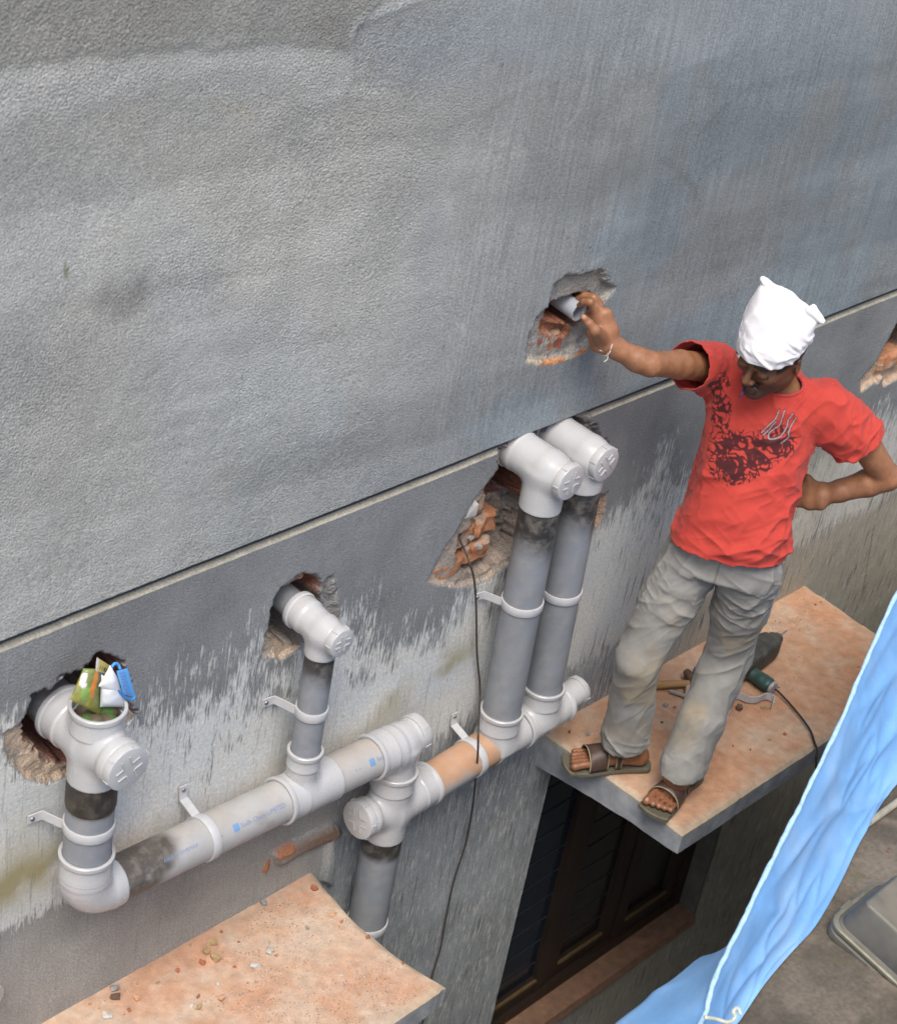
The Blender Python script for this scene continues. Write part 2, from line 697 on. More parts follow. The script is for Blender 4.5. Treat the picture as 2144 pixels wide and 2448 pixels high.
# ================================================================== BUILDING
def wall_material():
    m = bpy.data.materials.new('cement plaster')
    m.use_nodes = True
    nt = m.node_tree
    N, L = nt.nodes, nt.links
    b = N['Principled BSDF']
    tc = N.new('ShaderNodeTexCoord')

    def at(n):
        a = N.new('ShaderNodeAttribute')
        a.attribute_name = n
        return a

    def noise(scale, st=(1, 1, 1), detail=4.0, rgh=0.6, loc=(0, 0, 0)):
        mp = N.new('ShaderNodeMapping')
        mp.inputs['Scale'].default_value = st
        mp.inputs['Location'].default_value = loc
        L.new(tc.outputs['Object'], mp.inputs['Vector'])
        n = N.new('ShaderNodeTexNoise')
        n.inputs['Scale'].default_value = scale
        n.inputs['Detail'].default_value = detail
        n.inputs['Roughness'].default_value = rgh
        L.new(mp.outputs[0], n.inputs['Vector'])
        return n.outputs['Fac']

    def mr(v, a, b_, c=0.0, d=1.0):
        r = N.new('ShaderNodeMapRange')
        for k, x in zip(('From Min', 'From Max', 'To Min', 'To Max'), (a, b_, c, d)):
            r.inputs[k].default_value = x
        L.new(v, r.inputs['Value'])
        return r.outputs[0]

    def mth(op, a, b_):
        r = N.new('ShaderNodeMath')
        r.operation = op
        for k, x in enumerate((a, b_)):
            if isinstance(x, (int, float)):
                r.inputs[k].default_value = x
            else:
                L.new(x, r.inputs[k])
        return r.outputs[0]

    def mix(f, a, b_, mode='MIX'):
        r = N.new('ShaderNodeMix')
        r.data_type = 'RGBA'
        r.blend_type = mode
        for k, x in (('Factor', f), ('A', a), ('B', b_)):
            if isinstance(x, (int, float)):
                r.inputs[k].default_value = x
            elif isinstance(x, tuple):
                r.inputs[k].default_value = (*x, 1)
            else:
                L.new(x, r.inputs[k])
        return r.outputs['Result']
    base = at('Col').outputs['Color']
    base = mix(1.0, base, mr(noise(7, detail=6, rgh=0.65), 0.3, 0.7, 0.90, 1.1), 'MULTIPLY')
    base = mix(1.0, base, mr(noise(190, detail=3), 0.3, 0.7, 0.72, 1.28), 'MULTIPLY')
    base = mix(mr(noise(62, detail=2, loc=(2, 0, 7)), 0.69, 0.75, 0.0, 0.55), base, (0.09, 0.09, 0.088))
    brush = noise(1.0, (95, 20, 4.5), 4)
    base = mix(at('brush').outputs['Fac'], base, mix(1.0, base, mr(brush, 0.3, 0.7, 0.82, 1.22), 'MULTIPLY'))
    # flaking limewash, run down the wall in streaks
    st = mth('ADD', mth('MULTIPLY', noise(1.0, (170, 20, 20.0), 4, 0.65), 0.68), mth('MULTIPLY', noise(1.0, (62, 20, 5.0), 4, 0.65, (3, 0, 1)), 0.32))
    sp = noise(26, (1, 1, 0.5), 5)
    s = mth('ADD', mth('MULTIPLY', st, 0.75), mth('MULTIPLY', sp, 0.25))
    w = mth('ADD', s, mth('MULTIPLY', mth('SUBTRACT', at('lime').outputs['Fac'], 0.54), 0.34))
    wm = mr(w, 0.455, 0.535)
    wcol = mix(mr(noise(4.0, detail=5), 0.4, 0.66), (0.55, 0.575, 0.575), (0.62, 0.61, 0.56))
    wcol = mix(1.0, wcol, mr(noise(110, detail=4), 0.3, 0.7, 0.8, 1.15), 'MULTIPLY')
    wcol = mix(at('algae').outputs['Fac'], wcol, (0.30, 0.27, 0.15))
    limeon = mth('GREATER_THAN', at('lime').outputs['Fac'], 0.02)
    c = mix(mth('MULTIPLY', wm, limeon), base, wcol)
    # thin dark run marks
    dk = noise(1.0, (125, 20, 6.0), 4, 0.55, (5, 0, 2))
    c = mix(mth('MULTIPLY', mr(dk, 0.575, 0.65), at('runs').outputs['Fac']), c, (0.085, 0.085, 0.080))
    L.new(c, b.inputs['Base Color'])
    L.new(mr(noise(9, detail=5), 0.3, 0.7, 0.5, 0.8), b.inputs['Roughness'])
    b.inputs['Specular IOR Level'].default_value = 0.45
    hgt = mth('MULTIPLY', noise(200, detail=3, rgh=0.5), at('rough').outputs['Fac'])
    hgt = mth('ADD', hgt, mth('MULTIPLY', noise(330, detail=2), 0.12))
    hgt = mth('ADD', hgt, mth('MULTIPLY', wm, 0.10))
    bp = N.new('ShaderNodeBump')
    bp.inputs['Strength'].default_value = 0.85
    bp.inputs['Distance'].default_value = 0.0055
    L.new(hgt, bp.inputs['Height'])
    L.new(bp.outputs[0], b.inputs['Normal'])
    return m


building = empty('building', (0, 0, -3.0))
tag(building, 'grey cement plastered building wall with two sunshade slabs, drilled holes and a dark window', 'building')
BO = np.array([0, 0, 3.0])           # offset: children are given in the Empty's space

WX0, WX1, WZ0, WZ1 = 0.05, 1.315, -1.575, -0.14      # window opening
GZ = 1.176                                           # drip groove height


def P2(pts):
    return np.array([onY(x, y, 0.0)[[0, 2]] for x, y in pts])


def grid_axis(parts):
    out = []
    for a, b, st in parts:
        n = max(1, int(round((b - a) / st)))
        out.append(np.linspace(a, b, n, endpoint=False))
    out.append([parts[-1][1]])
    return np.concatenate(out)


xs = grid_axis([(-7, -2.4, 0.12), (-2.4, WX0, 0.0052), (WX0, WX1, 0.0062), (WX1, 2.4, 0.0075), (2.4, 6, 0.12)])
zs = grid_axis([(-3, -1.75, 0.1), (-1.75, WZ0, 0.012), (WZ0, WZ1, 0.012), (WZ1, 0.66, 0.008), (0.66, GZ - 0.032, 0.0048),
                (GZ - 0.032, GZ + 0.026, 0.0022), (GZ + 0.026, 1.72, 0.0052), (1.72, 2.75, 0.0085), (2.75, 6, 0.12)])
X, Z = np.meshgrid(xs, zs, indexing='ij')
nx, nz = X.shape
x, z = X.ravel(), Z.ravel()
XZ = np.stack([x, z], 1)

# ---- noise fields
big = fb2(x * 1.3, z * 1.3, 1, 5)
mid = fb2(x * 5, z * 5, 2, 5)
med = fb2(x * 22, z * 22, 3, 4)
fin = fb2(x * 70, z * 70, 4, 3)
upper = sst(GZ + 0.0090, GZ + 0.0110, z)

h = np.zeros_like(x)                 # outward relief (towards the lane)
rough = np.full_like(x, 0.55)
seam = -0.93 + 0.10 * (fb2(x * 2, z * 2, 8, 3) - 0.5)
sandy = 1 - sst(-0.06, 0.16, x - seam)            # left: coarse sand-faced coat
sandy = sandy * upper
rough = lerp(rough, lerp(0.30, 0.60 + 0.7 * sst(0.35, 0.7, fb2(x * 2.6, z * 2.6, 15, 4)), sandy), upper)
h += upper * 0.004
h += sandy * (med - 0.5) * 0.0012 + sandy * (fin - 0.5) * 0.0010
h += (mid - 0.5) * 0.005 + (fin - 0.5) * 0.0006

# ---- colour of the cement
cg = np.stack([np.full_like(x, v) for v in (0.190, 0.195, 0.196)], 1)
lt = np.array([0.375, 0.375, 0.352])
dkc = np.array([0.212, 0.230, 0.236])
k = np.clip(sst(-1.1, 1.05, -(x + 0.95) + (big - 0.5) * 0.7 + (z - 1.8) * 0.30), 0, 1)  # drier paler coat leftwards, with the light falloff painted in
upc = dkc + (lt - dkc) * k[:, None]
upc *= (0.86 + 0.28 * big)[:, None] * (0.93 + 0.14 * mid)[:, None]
# damp horizontal lift lines of the trowel
lift = fb2(x * 0.8, z * 7 + x * 0.4, 21, 4)
upc *= (0.90 + 0.20 * sst(0.35, 0.65, lift))[:, None]
blue = sst(0.45, 0.62, fb2(x * 2.2, z * 2.2, 33, 4)) * (1 - 0.6 * k)
upc = upc * (1 + blue[:, None] * np.array([-0.07, 0.01, 0.07]))


def patch(poly, soft, ns=0.03, seed=50, f=14):
    q = P2(poly)
    lo, hi = q.min(0) - soft - 0.15, q.max(0) + soft + 0.15
    r = np.full_like(x, 9.0)
    I = np.where((x > lo[0]) & (x < hi[0]) & (z > lo[1]) & (z < hi[1]))[0]
    r[I] = poly_sd(XZ[I], q) + (fb2(x[I] * f, z[I] * f, seed, 4) - 0.5) * 2 * ns
    return r


def tint(c, sdv, soft, colr, amt=1.0):
    w = (1 - sst(-soft, soft, sdv))[:, None] * amt
    return c * (1 - w) + np.asarray(colr) * w


# pale trowelled band high on the left, darker dry coat above it
s_ = patch([(-60, 165), (400, 128), (700, 118), (820, 130), (850, 230), (760, 260), (640, 190), (500, 190), (300, 240), (150, 285), (-60, 330)], 0.05, 0.02, 51)
upc = tint(upc, s_, 0.035, (0.40, 0.41, 0.405), 0.6)
h += upper * 0.002 * (1 - sst(-0.03, 0.02, s_))
s_ = patch([(-200, -200), (1100, -200), (850, 60), (830, 120), (700, 100), (300, 120), (-200, 160)], 0.05, 0.02, 52)
upc = tint(upc, s_, 0.03, (0.215, 0.213, 0.198), 0.7)
h += upper * 0.003 * (1 - sst(-0.004, 0.004, s_))
s_ = patch([(842, 60), (940, 20), (1100, -40), (2400, -60), (2144, 60), (1800, 110), (1500, 170), (1150, 180), (900, 200), (850, 170)], 0.12, 0.05, 53, 5)
upc = tint(upc, s_, 0.07, (0.255, 0.285, 0.305), 0.8)
d_ = line_d(XZ, P2([(838, 190), (842, 60), (940, 20), (1100, -40)])) + (fin - 0.5) * 0.006
upc = lerp(upc, np.array([[0.33, 0.35, 0.36]]), (0.5 * (1 - sst(0.003, 0.012, d_)))[:, None])
h += upper * 0.003 * np.exp(-(d_ / 0.008) ** 2)
s_ = patch([(250, 690), (330, 670), (350, 720), (300, 770), (230, 740)], 0.04, 0.03, 54)
upc = tint(upc, s_, 0.03, (0.13, 0.13, 0.125), 0.45)

# below the groove: dark fresh render, then old limewash, then bare cement
low = np.stack([np.full_like(x, v) for v in (0.200, 0.206, 0.208)], 1) * (0.78 + 0.44 * mid)[:, None]
lb = P2([(-300, 1800), (100, 1715), (400, 1690), (700, 1600), (900, 1450), (1200, 1340), (1450, 1200), (1600, 1100), (1800, 1060), (2144, 960)])
zb = np.interp(x, lb[:, 0], lb[:, 1])
lime = sst(-0.30, 0.46, zb - z + (fb2(x * 5, z * 4.0, 61, 4) - 0.5) * 0.55)
lime_floor = sst(0.26, 0.40, z + 0.06 * (mid - 0.5) + 0.10 * sst(-1.0, -0.7, x))
lime_r = 1 - 0.18 * sst(0.0, 0.8, x)
limel = np.minimum(lime, 0.90 + 0.2 * (fb2(x * 4, z * 4, 66, 3) - 0.5)) * lime_r
bare = 1 - lime_floor
left_bare = 1 - sst(-1.0, -0.90, x)
limel = limel * lerp(1, lerp(0.42, 0.12, left_bare), bare)
barec = lerp(np.array([[0.285, 0.312, 0.335]]), np.array([[0.290, 0.290, 0.272]]), left_bare[:, None])
low = lerp(low, barec * (0.75 + 0.5 * mid)[:, None], (bare * lime)[:, None])
rightc = np.array([0.345, 0.330, 0.282]) * (0.75 + 0.5 * big)[:, None]
low = lerp(low, rightc, (sst(0.05, 0.9, x) * sst(0.0, 0.25, zb - z))[:, None])
algae = np.exp(-((z - 0.47) / 0.07) ** 2) * (1 - sst(-0.6, -0.3, x)) * sst(0.35, 0.6, mid) * 0.9
algae += np.exp(-((x + 2.0) / 0.06) ** 2) * np.exp(-((z - 0.55) / 0.15) ** 2) * 0.35
algae += 0.35 * sst(0.0, 0.6, x) * sst(0.4, 0.7, mid) * (z > -0.1)
runs = lime * (0.35 + 0.65 * sst(0.0, 0.3, x) + 0.4 * bare) * (1 - 0.75 * bare * left_bare)
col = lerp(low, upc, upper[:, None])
lime_a = limel * (1 - upper)
runs = runs * (1 - upper)
brush = upper * (1 - sandy) * 0.8 + (1 - upper) * 0.25

# ---- the drip groove: recessed back painted dark as its shade, pale dusty lower lip
wob = 0.0015 * (fb2(x * 9, z * 0, 71, 3) - 0.5)
LZ0, LZ1, GT = GZ - 0.0180, GZ - 0.0110, GZ + 0.0105
lip = np.clip((z - LZ0) / (LZ1 - LZ0), 0, 1)
inG = (z < GT)
dg = np.where(z < LZ1, 0.0145 * lip, 0.0150) * ((z > LZ0 + wob) & inG)
lipm = ((z > LZ0 - 0.001) & (z < LZ1 - 0.0005)).astype(float)
lipcol = np.array([0.33, 0.31, 0.25]) * (0.72 + 0.5 * fb2(x * 25, z * 25, 72, 3))[:, None]
col = lerp(col, lipcol, (lipm * 0.95)[:, None])
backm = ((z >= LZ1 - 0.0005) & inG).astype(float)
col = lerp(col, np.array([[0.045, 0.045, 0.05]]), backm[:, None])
lime_a = lime_a * (1 - lipm) * (1 - backm)
rough = rough * (1 - 0.7 * lipm)

depth = np.zeros_like(x)             # how far holes are cut in


def cut(poly, dp, wall=0.012, ns=0.010, seed=80, f=45, colr=None, cvar=0.5, rise=0.0):
    """break a ragged hole or chip into the wall"""
    global depth, col, lime_a, rough, runs, brush
    q = P2(poly)
    lo, hi = q.min(0) - 0.12, q.max(0) + 0.12
    I = np.where((x > lo[0]) & (x < hi[0]) & (z > lo[1]) & (z < hi[1]))[0]
    s = poly_sd(XZ[I], q) + (fb2(x[I] * f * 0.6, z[I] * f * 0.6, seed, 5) - 0.5) * 4.2 * ns + (fb2(x[I] * f * 3, z[I] * f * 3, seed + 5, 2) - 0.5) * 1.6 * ns
    w = 1 - sst(-wall, 0.0, s)
    rag = fb2(x[I] * 30, z[I] * 30, seed + 9, 3)
    rag = 0.45 * rag + 0.55 * np.round(fb2(x[I] * 34, z[I] * 34, seed + 31, 3) * 7) / 7
    depth[I] = np.maximum(depth[I], w * (dp * (0.55 + 0.9 * rag)))
    on = (1 - sst(-0.002, 0.002, s))
    if colr is not None:
        c0 = np.asarray(colr, float)
        v = fb2(x[I] * 30, z[I] * 30, seed + 13, 4)
        cc = c0[None] * (1 - cvar + 2 * cvar * v)[:, None]
        cem = fb2(x[I] * 18, z[I] * 18, seed + 23, 3)
        cc = lerp(cc, np.array([[0.27, 0.25, 0.22]]), (sst(0.56, 0.66, cem) * 0.7)[:, None])
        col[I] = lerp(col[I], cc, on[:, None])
    lime_a[I] *= (1 - on)
    runs[I] *= (1 - on)
    brush[I] *= (1 - on)
    rough[I] = np.maximum(rough[I], on * 1.1)
    return I, s


BRICK, MORT, BEIGE, DARKB = (0.34, 0.150, 0.080), (0.26, 0.25, 0.235), (0.44, 0.34, 0.25), (0.16, 0.062, 0.040)
# hole behind the left stack
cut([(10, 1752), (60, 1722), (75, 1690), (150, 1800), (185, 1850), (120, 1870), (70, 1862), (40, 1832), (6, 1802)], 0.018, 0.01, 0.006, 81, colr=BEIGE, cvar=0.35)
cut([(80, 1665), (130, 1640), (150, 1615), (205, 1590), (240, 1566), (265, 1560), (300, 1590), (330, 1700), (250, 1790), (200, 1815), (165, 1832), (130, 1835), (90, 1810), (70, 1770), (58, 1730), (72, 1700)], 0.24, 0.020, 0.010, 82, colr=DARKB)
# hole behind the thin stack
cut([(634, 1519), (625, 1575), (660, 1570), (672, 1583), (690, 1566), (722, 1548), (700, 1528), (660, 1522)], 0.016, 0.008, 0.003, 83, colr=BEIGE, cvar=0.3)
cut([(762, 1425), (785, 1380), (800, 1372), (800, 1400), (806, 1440), (812, 1480), (790, 1497), (765, 1500)], 0.014, 0.02, 0.008, 84, colr=MORT)
cut([(693, 1390), (724, 1372), (752, 1376), (771, 1398), (764, 1425), (775, 1470), (765, 1515), (712, 1548), (660, 1536), (636, 1518), (640, 1487), (655, 1430), (670, 1405)], 0.22, 0.022, 0.006, 85, colr=(0.19, 0.15, 0.12))
cut([(705, 1390), (724, 1372), (752, 1376), (771, 1398), (764, 1422), (740, 1410), (715, 1400)], 0.055, 0.012, 0.003, 86, colr=(0.22, 0.075, 0.045))
# the big broken-out pocket behind the twin stacks
cut([(1190, 1120), (1150, 1175), (1120, 1215), (1088, 1275), (1066, 1305), (1045, 1345), (1020, 1390), (1050, 1398), (1092, 1408), (1156, 1392), (1212, 1358), (1270, 1330), (1290, 1200), (1250, 1140)], 0.016, 0.010, 0.006, 87, colr=(0.36, 0.29, 0.23), cvar=0.35)
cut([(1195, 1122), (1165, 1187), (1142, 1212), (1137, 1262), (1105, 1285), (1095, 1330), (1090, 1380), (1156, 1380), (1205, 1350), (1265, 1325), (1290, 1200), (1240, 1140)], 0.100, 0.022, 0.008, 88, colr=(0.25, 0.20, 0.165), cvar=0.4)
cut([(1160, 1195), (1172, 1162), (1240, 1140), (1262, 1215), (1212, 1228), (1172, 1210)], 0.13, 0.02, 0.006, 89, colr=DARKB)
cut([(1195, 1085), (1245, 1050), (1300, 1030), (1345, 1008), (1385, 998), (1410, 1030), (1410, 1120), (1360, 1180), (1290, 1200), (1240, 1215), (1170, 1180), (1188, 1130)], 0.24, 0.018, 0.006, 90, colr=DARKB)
cut([(1370, 1005), (1402, 988), (1425, 1012), (1452, 1062), (1432, 1085), (1405, 1060)], 0.010, 0.02, 0.012, 91, colr=(0.10, 0.10, 0.10), cvar=0.6)
cut([(1420, 1190), (1452, 1178), (1448, 1215), (1428, 1262), (1418, 1255)], 0.012, 0.006, 0.004, 92, colr=(0.36, 0.25, 0.17))
# pocket where the hand reaches in
I, s_ = cut([(1324, 677), (1361, 650), (1401, 643), (1440, 645), (1466, 690), (1445, 720), (1438, 767), (1420, 810), (1398, 836), (1351, 856), (1317, 866), (1256, 862), (1254, 834), (1264, 789), (1282, 752), (1307, 730)], 0.018, 0.014, 0.008, 93, colr=MORT, cvar=0.35)
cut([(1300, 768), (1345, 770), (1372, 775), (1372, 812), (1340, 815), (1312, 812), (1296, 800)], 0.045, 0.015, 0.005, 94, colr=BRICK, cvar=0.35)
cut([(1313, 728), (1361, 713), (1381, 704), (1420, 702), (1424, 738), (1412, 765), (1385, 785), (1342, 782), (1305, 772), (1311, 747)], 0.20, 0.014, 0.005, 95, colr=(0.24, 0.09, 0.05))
for (a, b, r_) in ((1298, 822, 9), (1342, 826, 15), (1322, 816, 5), (1275, 830, 4)):
    q = P2([(a, b)])[0]
    dd = np.hypot(x - q[0], z - q[1]) + (fin - 0.5) * 0.006
    col = lerp(col, np.array([[0.24, 0.075, 0.045]]), (1 - sst(r_ * 0.0010, r_ * 0.0012, dd))[:, None])
rim = line_d(XZ, P2([(1257, 861), (1285, 868), (1317, 866), (1351, 856), (1398, 836)]))
col = lerp(col, lerp(np.array([[0.50, 0.42, 0.30]]), np.array([[0.52, 0.22, 0.08]]), sst(0.4, 0.6, fb2(x * 12, z * 12, 97, 2))[:, None]), (1 - sst(0.003, 0.008, rim))[:, None])
# broken corner at the right
cut([(2112, 828), (2093, 865), (2071, 889), (2056, 908), (2057, 940), (2080, 921), (2090, 914), (2097, 918), (2109, 902), (2113, 926), (2144, 907), (2240, 860), (2240, 740), (2150, 760)], 0.022, 0.008, 0.004, 98, colr=(0.46, 0.33, 0.23), cvar=0.3)
cut([(2150, 775), (2130, 815), (2112, 850), (2150, 862), (2240, 830), (2240, 740)], 0.2, 0.02, 0.005, 99, colr=(0.20, 0.12, 0.08))
# raised old string-course stub under the long pipe
s_ = patch([(640, 2040), (700, 2006), (792, 1964), (814, 1976), (802, 1996), (720, 2034), (660, 2066)], 0.02, 0.004, 100)
w_ = 1 - sst(-0.012, 0.0, s_)
h += w_ * 0.022
col = lerp(col, np.array([[0.20, 0.135, 0.100]]), (w_ * (0.4 + 0.6 * sst(0.4, 0.6, mid)))[:, None])
s_ = patch([(778, 2000), (800, 1990), (790, 2125), (764, 2105)], 0.02, 0.003, 101)
h += (1 - sst(-0.010, 0.0, s_)) * 0.018
for (poly, sd_) in (([(655, 2030), (690, 2010), (700, 2012), (685, 2034), (652, 2046)], 102), ([(626, 2082), (636, 2056), (646, 2054), (646, 2074), (634, 2090)], 103)):
    s_ = patch(poly, 0.02, 0.003, sd_)
    col = lerp(col, np.array([[0.38, 0.155, 0.075]]), (1 - sst(-0.004, 0.003, s_))[:, None])
    h += (1 - sst(-0.008, 0.0, s_)) * 0.006
# hairline seams down the plain wall on the right
for pl in ([(2066, 1400), (2050, 1440), (2038, 1482), (2034, 1530)], [(2112, 1180), (2088, 1260), (2070, 1360), (2060, 1420)], [(2090, 1000), (2105, 1100)]):
    d_ = line_d(XZ, P2(pl)) + (fin - 0.5) * 0.003
    col = lerp(col, np.array([[0.05, 0.048, 0.044]]), (0.8 * (1 - sst(0.001, 0.0045, d_)))[:, None])
# trowel sweeps and hairline cracks in the upper coat
_r = np.random.default_rng(5)


def stroke(L, wd, colr, amt, hh=0.0):
    global col, h
    lo, hi = L.min(0) - 0.03, L.max(0) + 0.03
    I = np.where((x > lo[0]) & (x < hi[0]) & (z > lo[1]) & (z < hi[1]) & (z > GZ + 0.03))[0]
    d_ = line_d(XZ[I], L) + (fin[I] - 0.5) * wd
    w_ = (1 - sst(wd * 0.3, wd, d_)) * amt
    col[I] = lerp(col[I], col[I] * colr, w_[:, None])
    h[I] += hh * w_


for q in range(34):
    cx_, cz_ = _r.uniform(-2.1, 0.9), _r.uniform(1.3, 2.5)
    R_, a0, da = _r.uniform(0.25, 0.6), _r.uniform(0, 6.28), _r.uniform(0.3, 0.7)
    tt_ = np.linspace(a0, a0 + da, 9)
    L = np.stack([cx_ + R_ * np.cos(tt_), cz_ + R_ * np.sin(tt_) * 0.6], 1)
    stroke(L, _r.uniform(0.004, 0.018), _r.choice([0.80, 0.86, 1.16, 1.22]), 0.55, 0.0006)
# scratches and stains on the upper coat
for pl, w0, cc, am in (([(1110, 590), (1060, 650), (1040, 665)], 0.002, (0.34, 0.35, 0.36), 0.7), ([(530, 262), (560, 250), (590, 270), (600, 290)], 0.003, (0.40, 0.37, 0.28), 0.6),
                       ([(155, 632), (157, 660)], 0.004, (0.16, 0.15, 0.08), 0.8), ([(1000, 270), (1030, 240)], 0.006, (0.32, 0.33, 0.34), 0.6)):
    d_ = line_d(XZ, P2(pl)) + (fin - 0.5) * 0.004
    col = lerp(col, np.array([cc]), (am * (1 - sst(w0 * 0.4, w0 * 1.6, d_)))[:, None])

dg_on = 1 - np.clip(depth / 0.02, 0, 1)
Y = -h + dg * dg_on + depth
# keep the rim of the window opening true
nearw = (x > WX0 - 0.004) & (x < WX1 + 0.004) & (z > WZ0 - 0.006) & (z < WZ1 + 0.006)
Y = np.where(nearw, -0.001, Y)
V = np.stack([x, Y, z], 1) + BO
ii, jj = np.meshgrid(np.arange(nx - 1), np.arange(nz - 1), indexing='ij')
ii, jj = ii.ravel(), jj.ravel()
cxm, czm = (xs[ii] + xs[ii + 1]) / 2, (zs[jj] + zs[jj + 1]) / 2
keep = ~((cxm > WX0) & (cxm < WX1) & (czm > WZ0) & (czm < WZ1))
ii, jj = ii[keep], jj[keep]
Q = np.stack([ii * nz + jj, (ii + 1) * nz + jj, (ii + 1) * nz + jj + 1, ii * nz + jj + 1], 1)
used, inv = np.unique(Q, return_inverse=True)
M_WALL = wall_material()
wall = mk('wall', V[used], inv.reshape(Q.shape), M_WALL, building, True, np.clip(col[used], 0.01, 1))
for nme, arr in (('lime', lime_a), ('algae', np.clip(algae, 0, 1)), ('runs', np.clip(runs, 0, 1)), ('rough', rough), ('brush', brush)):
    add_attr(wall, nme, arr[used])

# ---- broken bricks showing in the pockets
M_BRK = mat('broken brick', attr='Col', rough=0.95, spec=0.2, var=0.3, vscale=45, bump=0.6, bscale=160, bdist=0.003, fine=0.2, fscale=220)
brk = {}


def brick(xc, zc_, yf, lx, lz, seed):
    yf = yf - 0.006
    """rough broken brick end, front face at yf"""
    n = 9
    u, v, w = [], [], []
    a = np.linspace(-1, 1, n)
    A, Bq = np.meshgrid(a, a, indexing='ij')
    A, Bq = A.ravel(), Bq.ravel()
    rr = np.minimum(1, np.maximum(np.abs(A), np.abs(Bq)))
    px_, pz_ = xc + A * lx, zc_ + Bq * lz
    nn = fb2(px_ * 40, pz_ * 40, seed, 4)
    st_ = np.round(fb2(px_ * 22, pz_ * 22, seed + 3, 2) * 5) / 5
    yy = yf + 0.016 * (nn - 0.5) + 0.016 * (st_ - 0.5) + 0.009 * sst(0.75, 1.0, rr)
    fr = np.stack([px_, yy, pz_], 1)
    bk = np.stack([px_, np.full_like(yy, yf + 0.06), pz_], 1)
    i, j = np.meshgrid(np.arange(n - 1), np.arange(n - 1), indexing='ij')
    i, j = i.ravel(), j.ravel()
    F = [list(q) for q in np.stack([i * n + j, (i + 1) * n + j, (i + 1) * n + j + 1, i * n + j + 1], 1)]
    rim = [k * n for k in range(n)] + [(n - 1) * n + k for k in range(1, n)] + [k * n + n - 1 for k in range(n - 2, -1, -1)] + [k for k in range(n - 2, 0, -1)]
    m_ = n * n
    for q in range(len(rim)):
        r0_, r1_ = rim[q], rim[(q + 1) % len(rim)]
        F.append([r1_, r0_, r0_ + m_, r1_ + m_])
    cc = np.array([[0.36, 0.165, 0.085]]) * (0.55 + 0.9 * fb2(px_ * 25, pz_ * 25, seed + 7, 3))[:, None]
    cc = lerp(cc, np.array([[0.36, 0.29, 0.23]]), (0.75 * sst(0.52, 0.66, fb2(px_ * 20, pz_ * 20, seed + 9, 3)))[:, None])
    return mk('brick', np.vstack([fr, bk]) + BO, F, M_BRK, wall, 'auto', np.vstack([cc, cc]))


for (bx_, bz_, yf, lx, lz, sd_) in ((-0.655, 0.815, 0.022, 0.075, 0.028, 401), (-0.520, 0.822, 0.030, 0.055, 0.030, 402), (-0.600, 0.888, 0.034, 0.060, 0.030, 403), (-0.490, 0.895, 0.040, 0.045, 0.030, 404),
                                    (-0.550, 0.960, 0.050, 0.050, 0.030, 405), (-0.385, 1.437, 0.022, 0.030, 0.024, 406), (-1.195, 0.992, 0.050, 0.040, 0.022, 407), (1.52, 0.875, 0.012, 0.07, 0.030, 408)):
    brick(bx_, bz_, yf, lx, lz, sd_)

# ---- window reveals, sill and the dark room behind
M_REV = mat('reveal plaster', (0.11, 0.11, 0.10), 0.85, var=0.25, vscale=14, bump=0.3, bscale=90)
M_SILL = mat('dusty sill', (0.24, 0.135, 0.085), 0.9, var=0.3, vscale=25, bump=0.4, bscale=60, dust=(0.16, 0.12, 0.09), dscale=18, damt=0.5)
rv = 0.125
mb = MB()
mb.box((WX0 - 0.02, rv / 2 + 0.003, (WZ0 + WZ1) / 2), (0.02, 0, 0), (0, rv / 2, 0), (0, 0, (WZ1 - WZ0) / 2 + 0.02))
mb.box((WX1 + 0.02, rv / 2 + 0.003, (WZ0 + WZ1) / 2), (0.02, 0, 0), (0, rv / 2, 0), (0, 0, (WZ1 - WZ0) / 2 + 0.02))
mb.box(((WX0 + WX1) / 2, rv / 2 + 0.003, WZ1 + 0.02), ((WX1 - WX0) / 2 - 0.001, 0, 0), (0, rv / 2, 0), (0, 0, 0.02))
for v in mb.V:
    v += BO
mb.build('window_reveal', M_REV, building)
mb = MB().box((((WX0 + WX1) / 2), rv / 2 - 0.004, WZ0 - 0.018), ((WX1 - WX0) / 2 - 0.001, 0, 0), (0, rv / 2 + 0.006, 0), (0, 0.003, 0.02))
for v in mb.V:
    v += BO
mb.build('window_sill', M_SILL, building)

M_WOOD = mat('dark stained wood', (0.030, 0.019, 0.014), 0.5, var=0.35, vscale=8, stretch=(6, 6, 1), bump=0.15, bscale=30)
M_BEAD = mat('varnished bead', (0.13, 0.09, 0.04), 0.5, var=0.3, vscale=40)
M_GLASS = mat('window glass', (0.012, 0.020, 0.034), 0.12, 0.6, var=0.15, vscale=6)
M_GLASS2 = mat('brown window glass', (0.020, 0.018, 0.017), 0.2, 0.5, var=0.3, vscale=5)
M_BLIND = mat('blind slat', (0.025, 0.034, 0.05), 0.6)
win = empty('window', (0, 0, 0))
win.parent = building
WO = BO
win_y = 0.085
zc, hz = (WZ0 + WZ1) / 2, (WZ1 - WZ0) / 2
wins = MB()
for (xa, xb) in ((WX0, WX0 + 0.045), (WX1 - 0.045, WX1)):
    wins.box(((xa + xb) / 2, win_y + 0.04, zc), ((xb - xa) / 2 - 0.001, 0, 0), (0, 0.045, 0), (0, 0, hz - 0.002))
for (za, zb_) in ((WZ0 + 0.003, WZ0 + 0.05), (WZ1 - 0.05, WZ1 - 0.003)):
    wins.box(((WX0 + WX1) / 2, win_y + 0.04, (za + zb_) / 2), ((WX1 - WX0) / 2 - 0.047, 0, 0), (0, 0.043, 0), (0, 0, (zb_ - za) / 2))
for v in wins.V:
    v += WO
wins.build('window_frame', M_WOOD, win)
sx = np.linspace(WX0 + 0.048, WX1 - 0.048, 4)
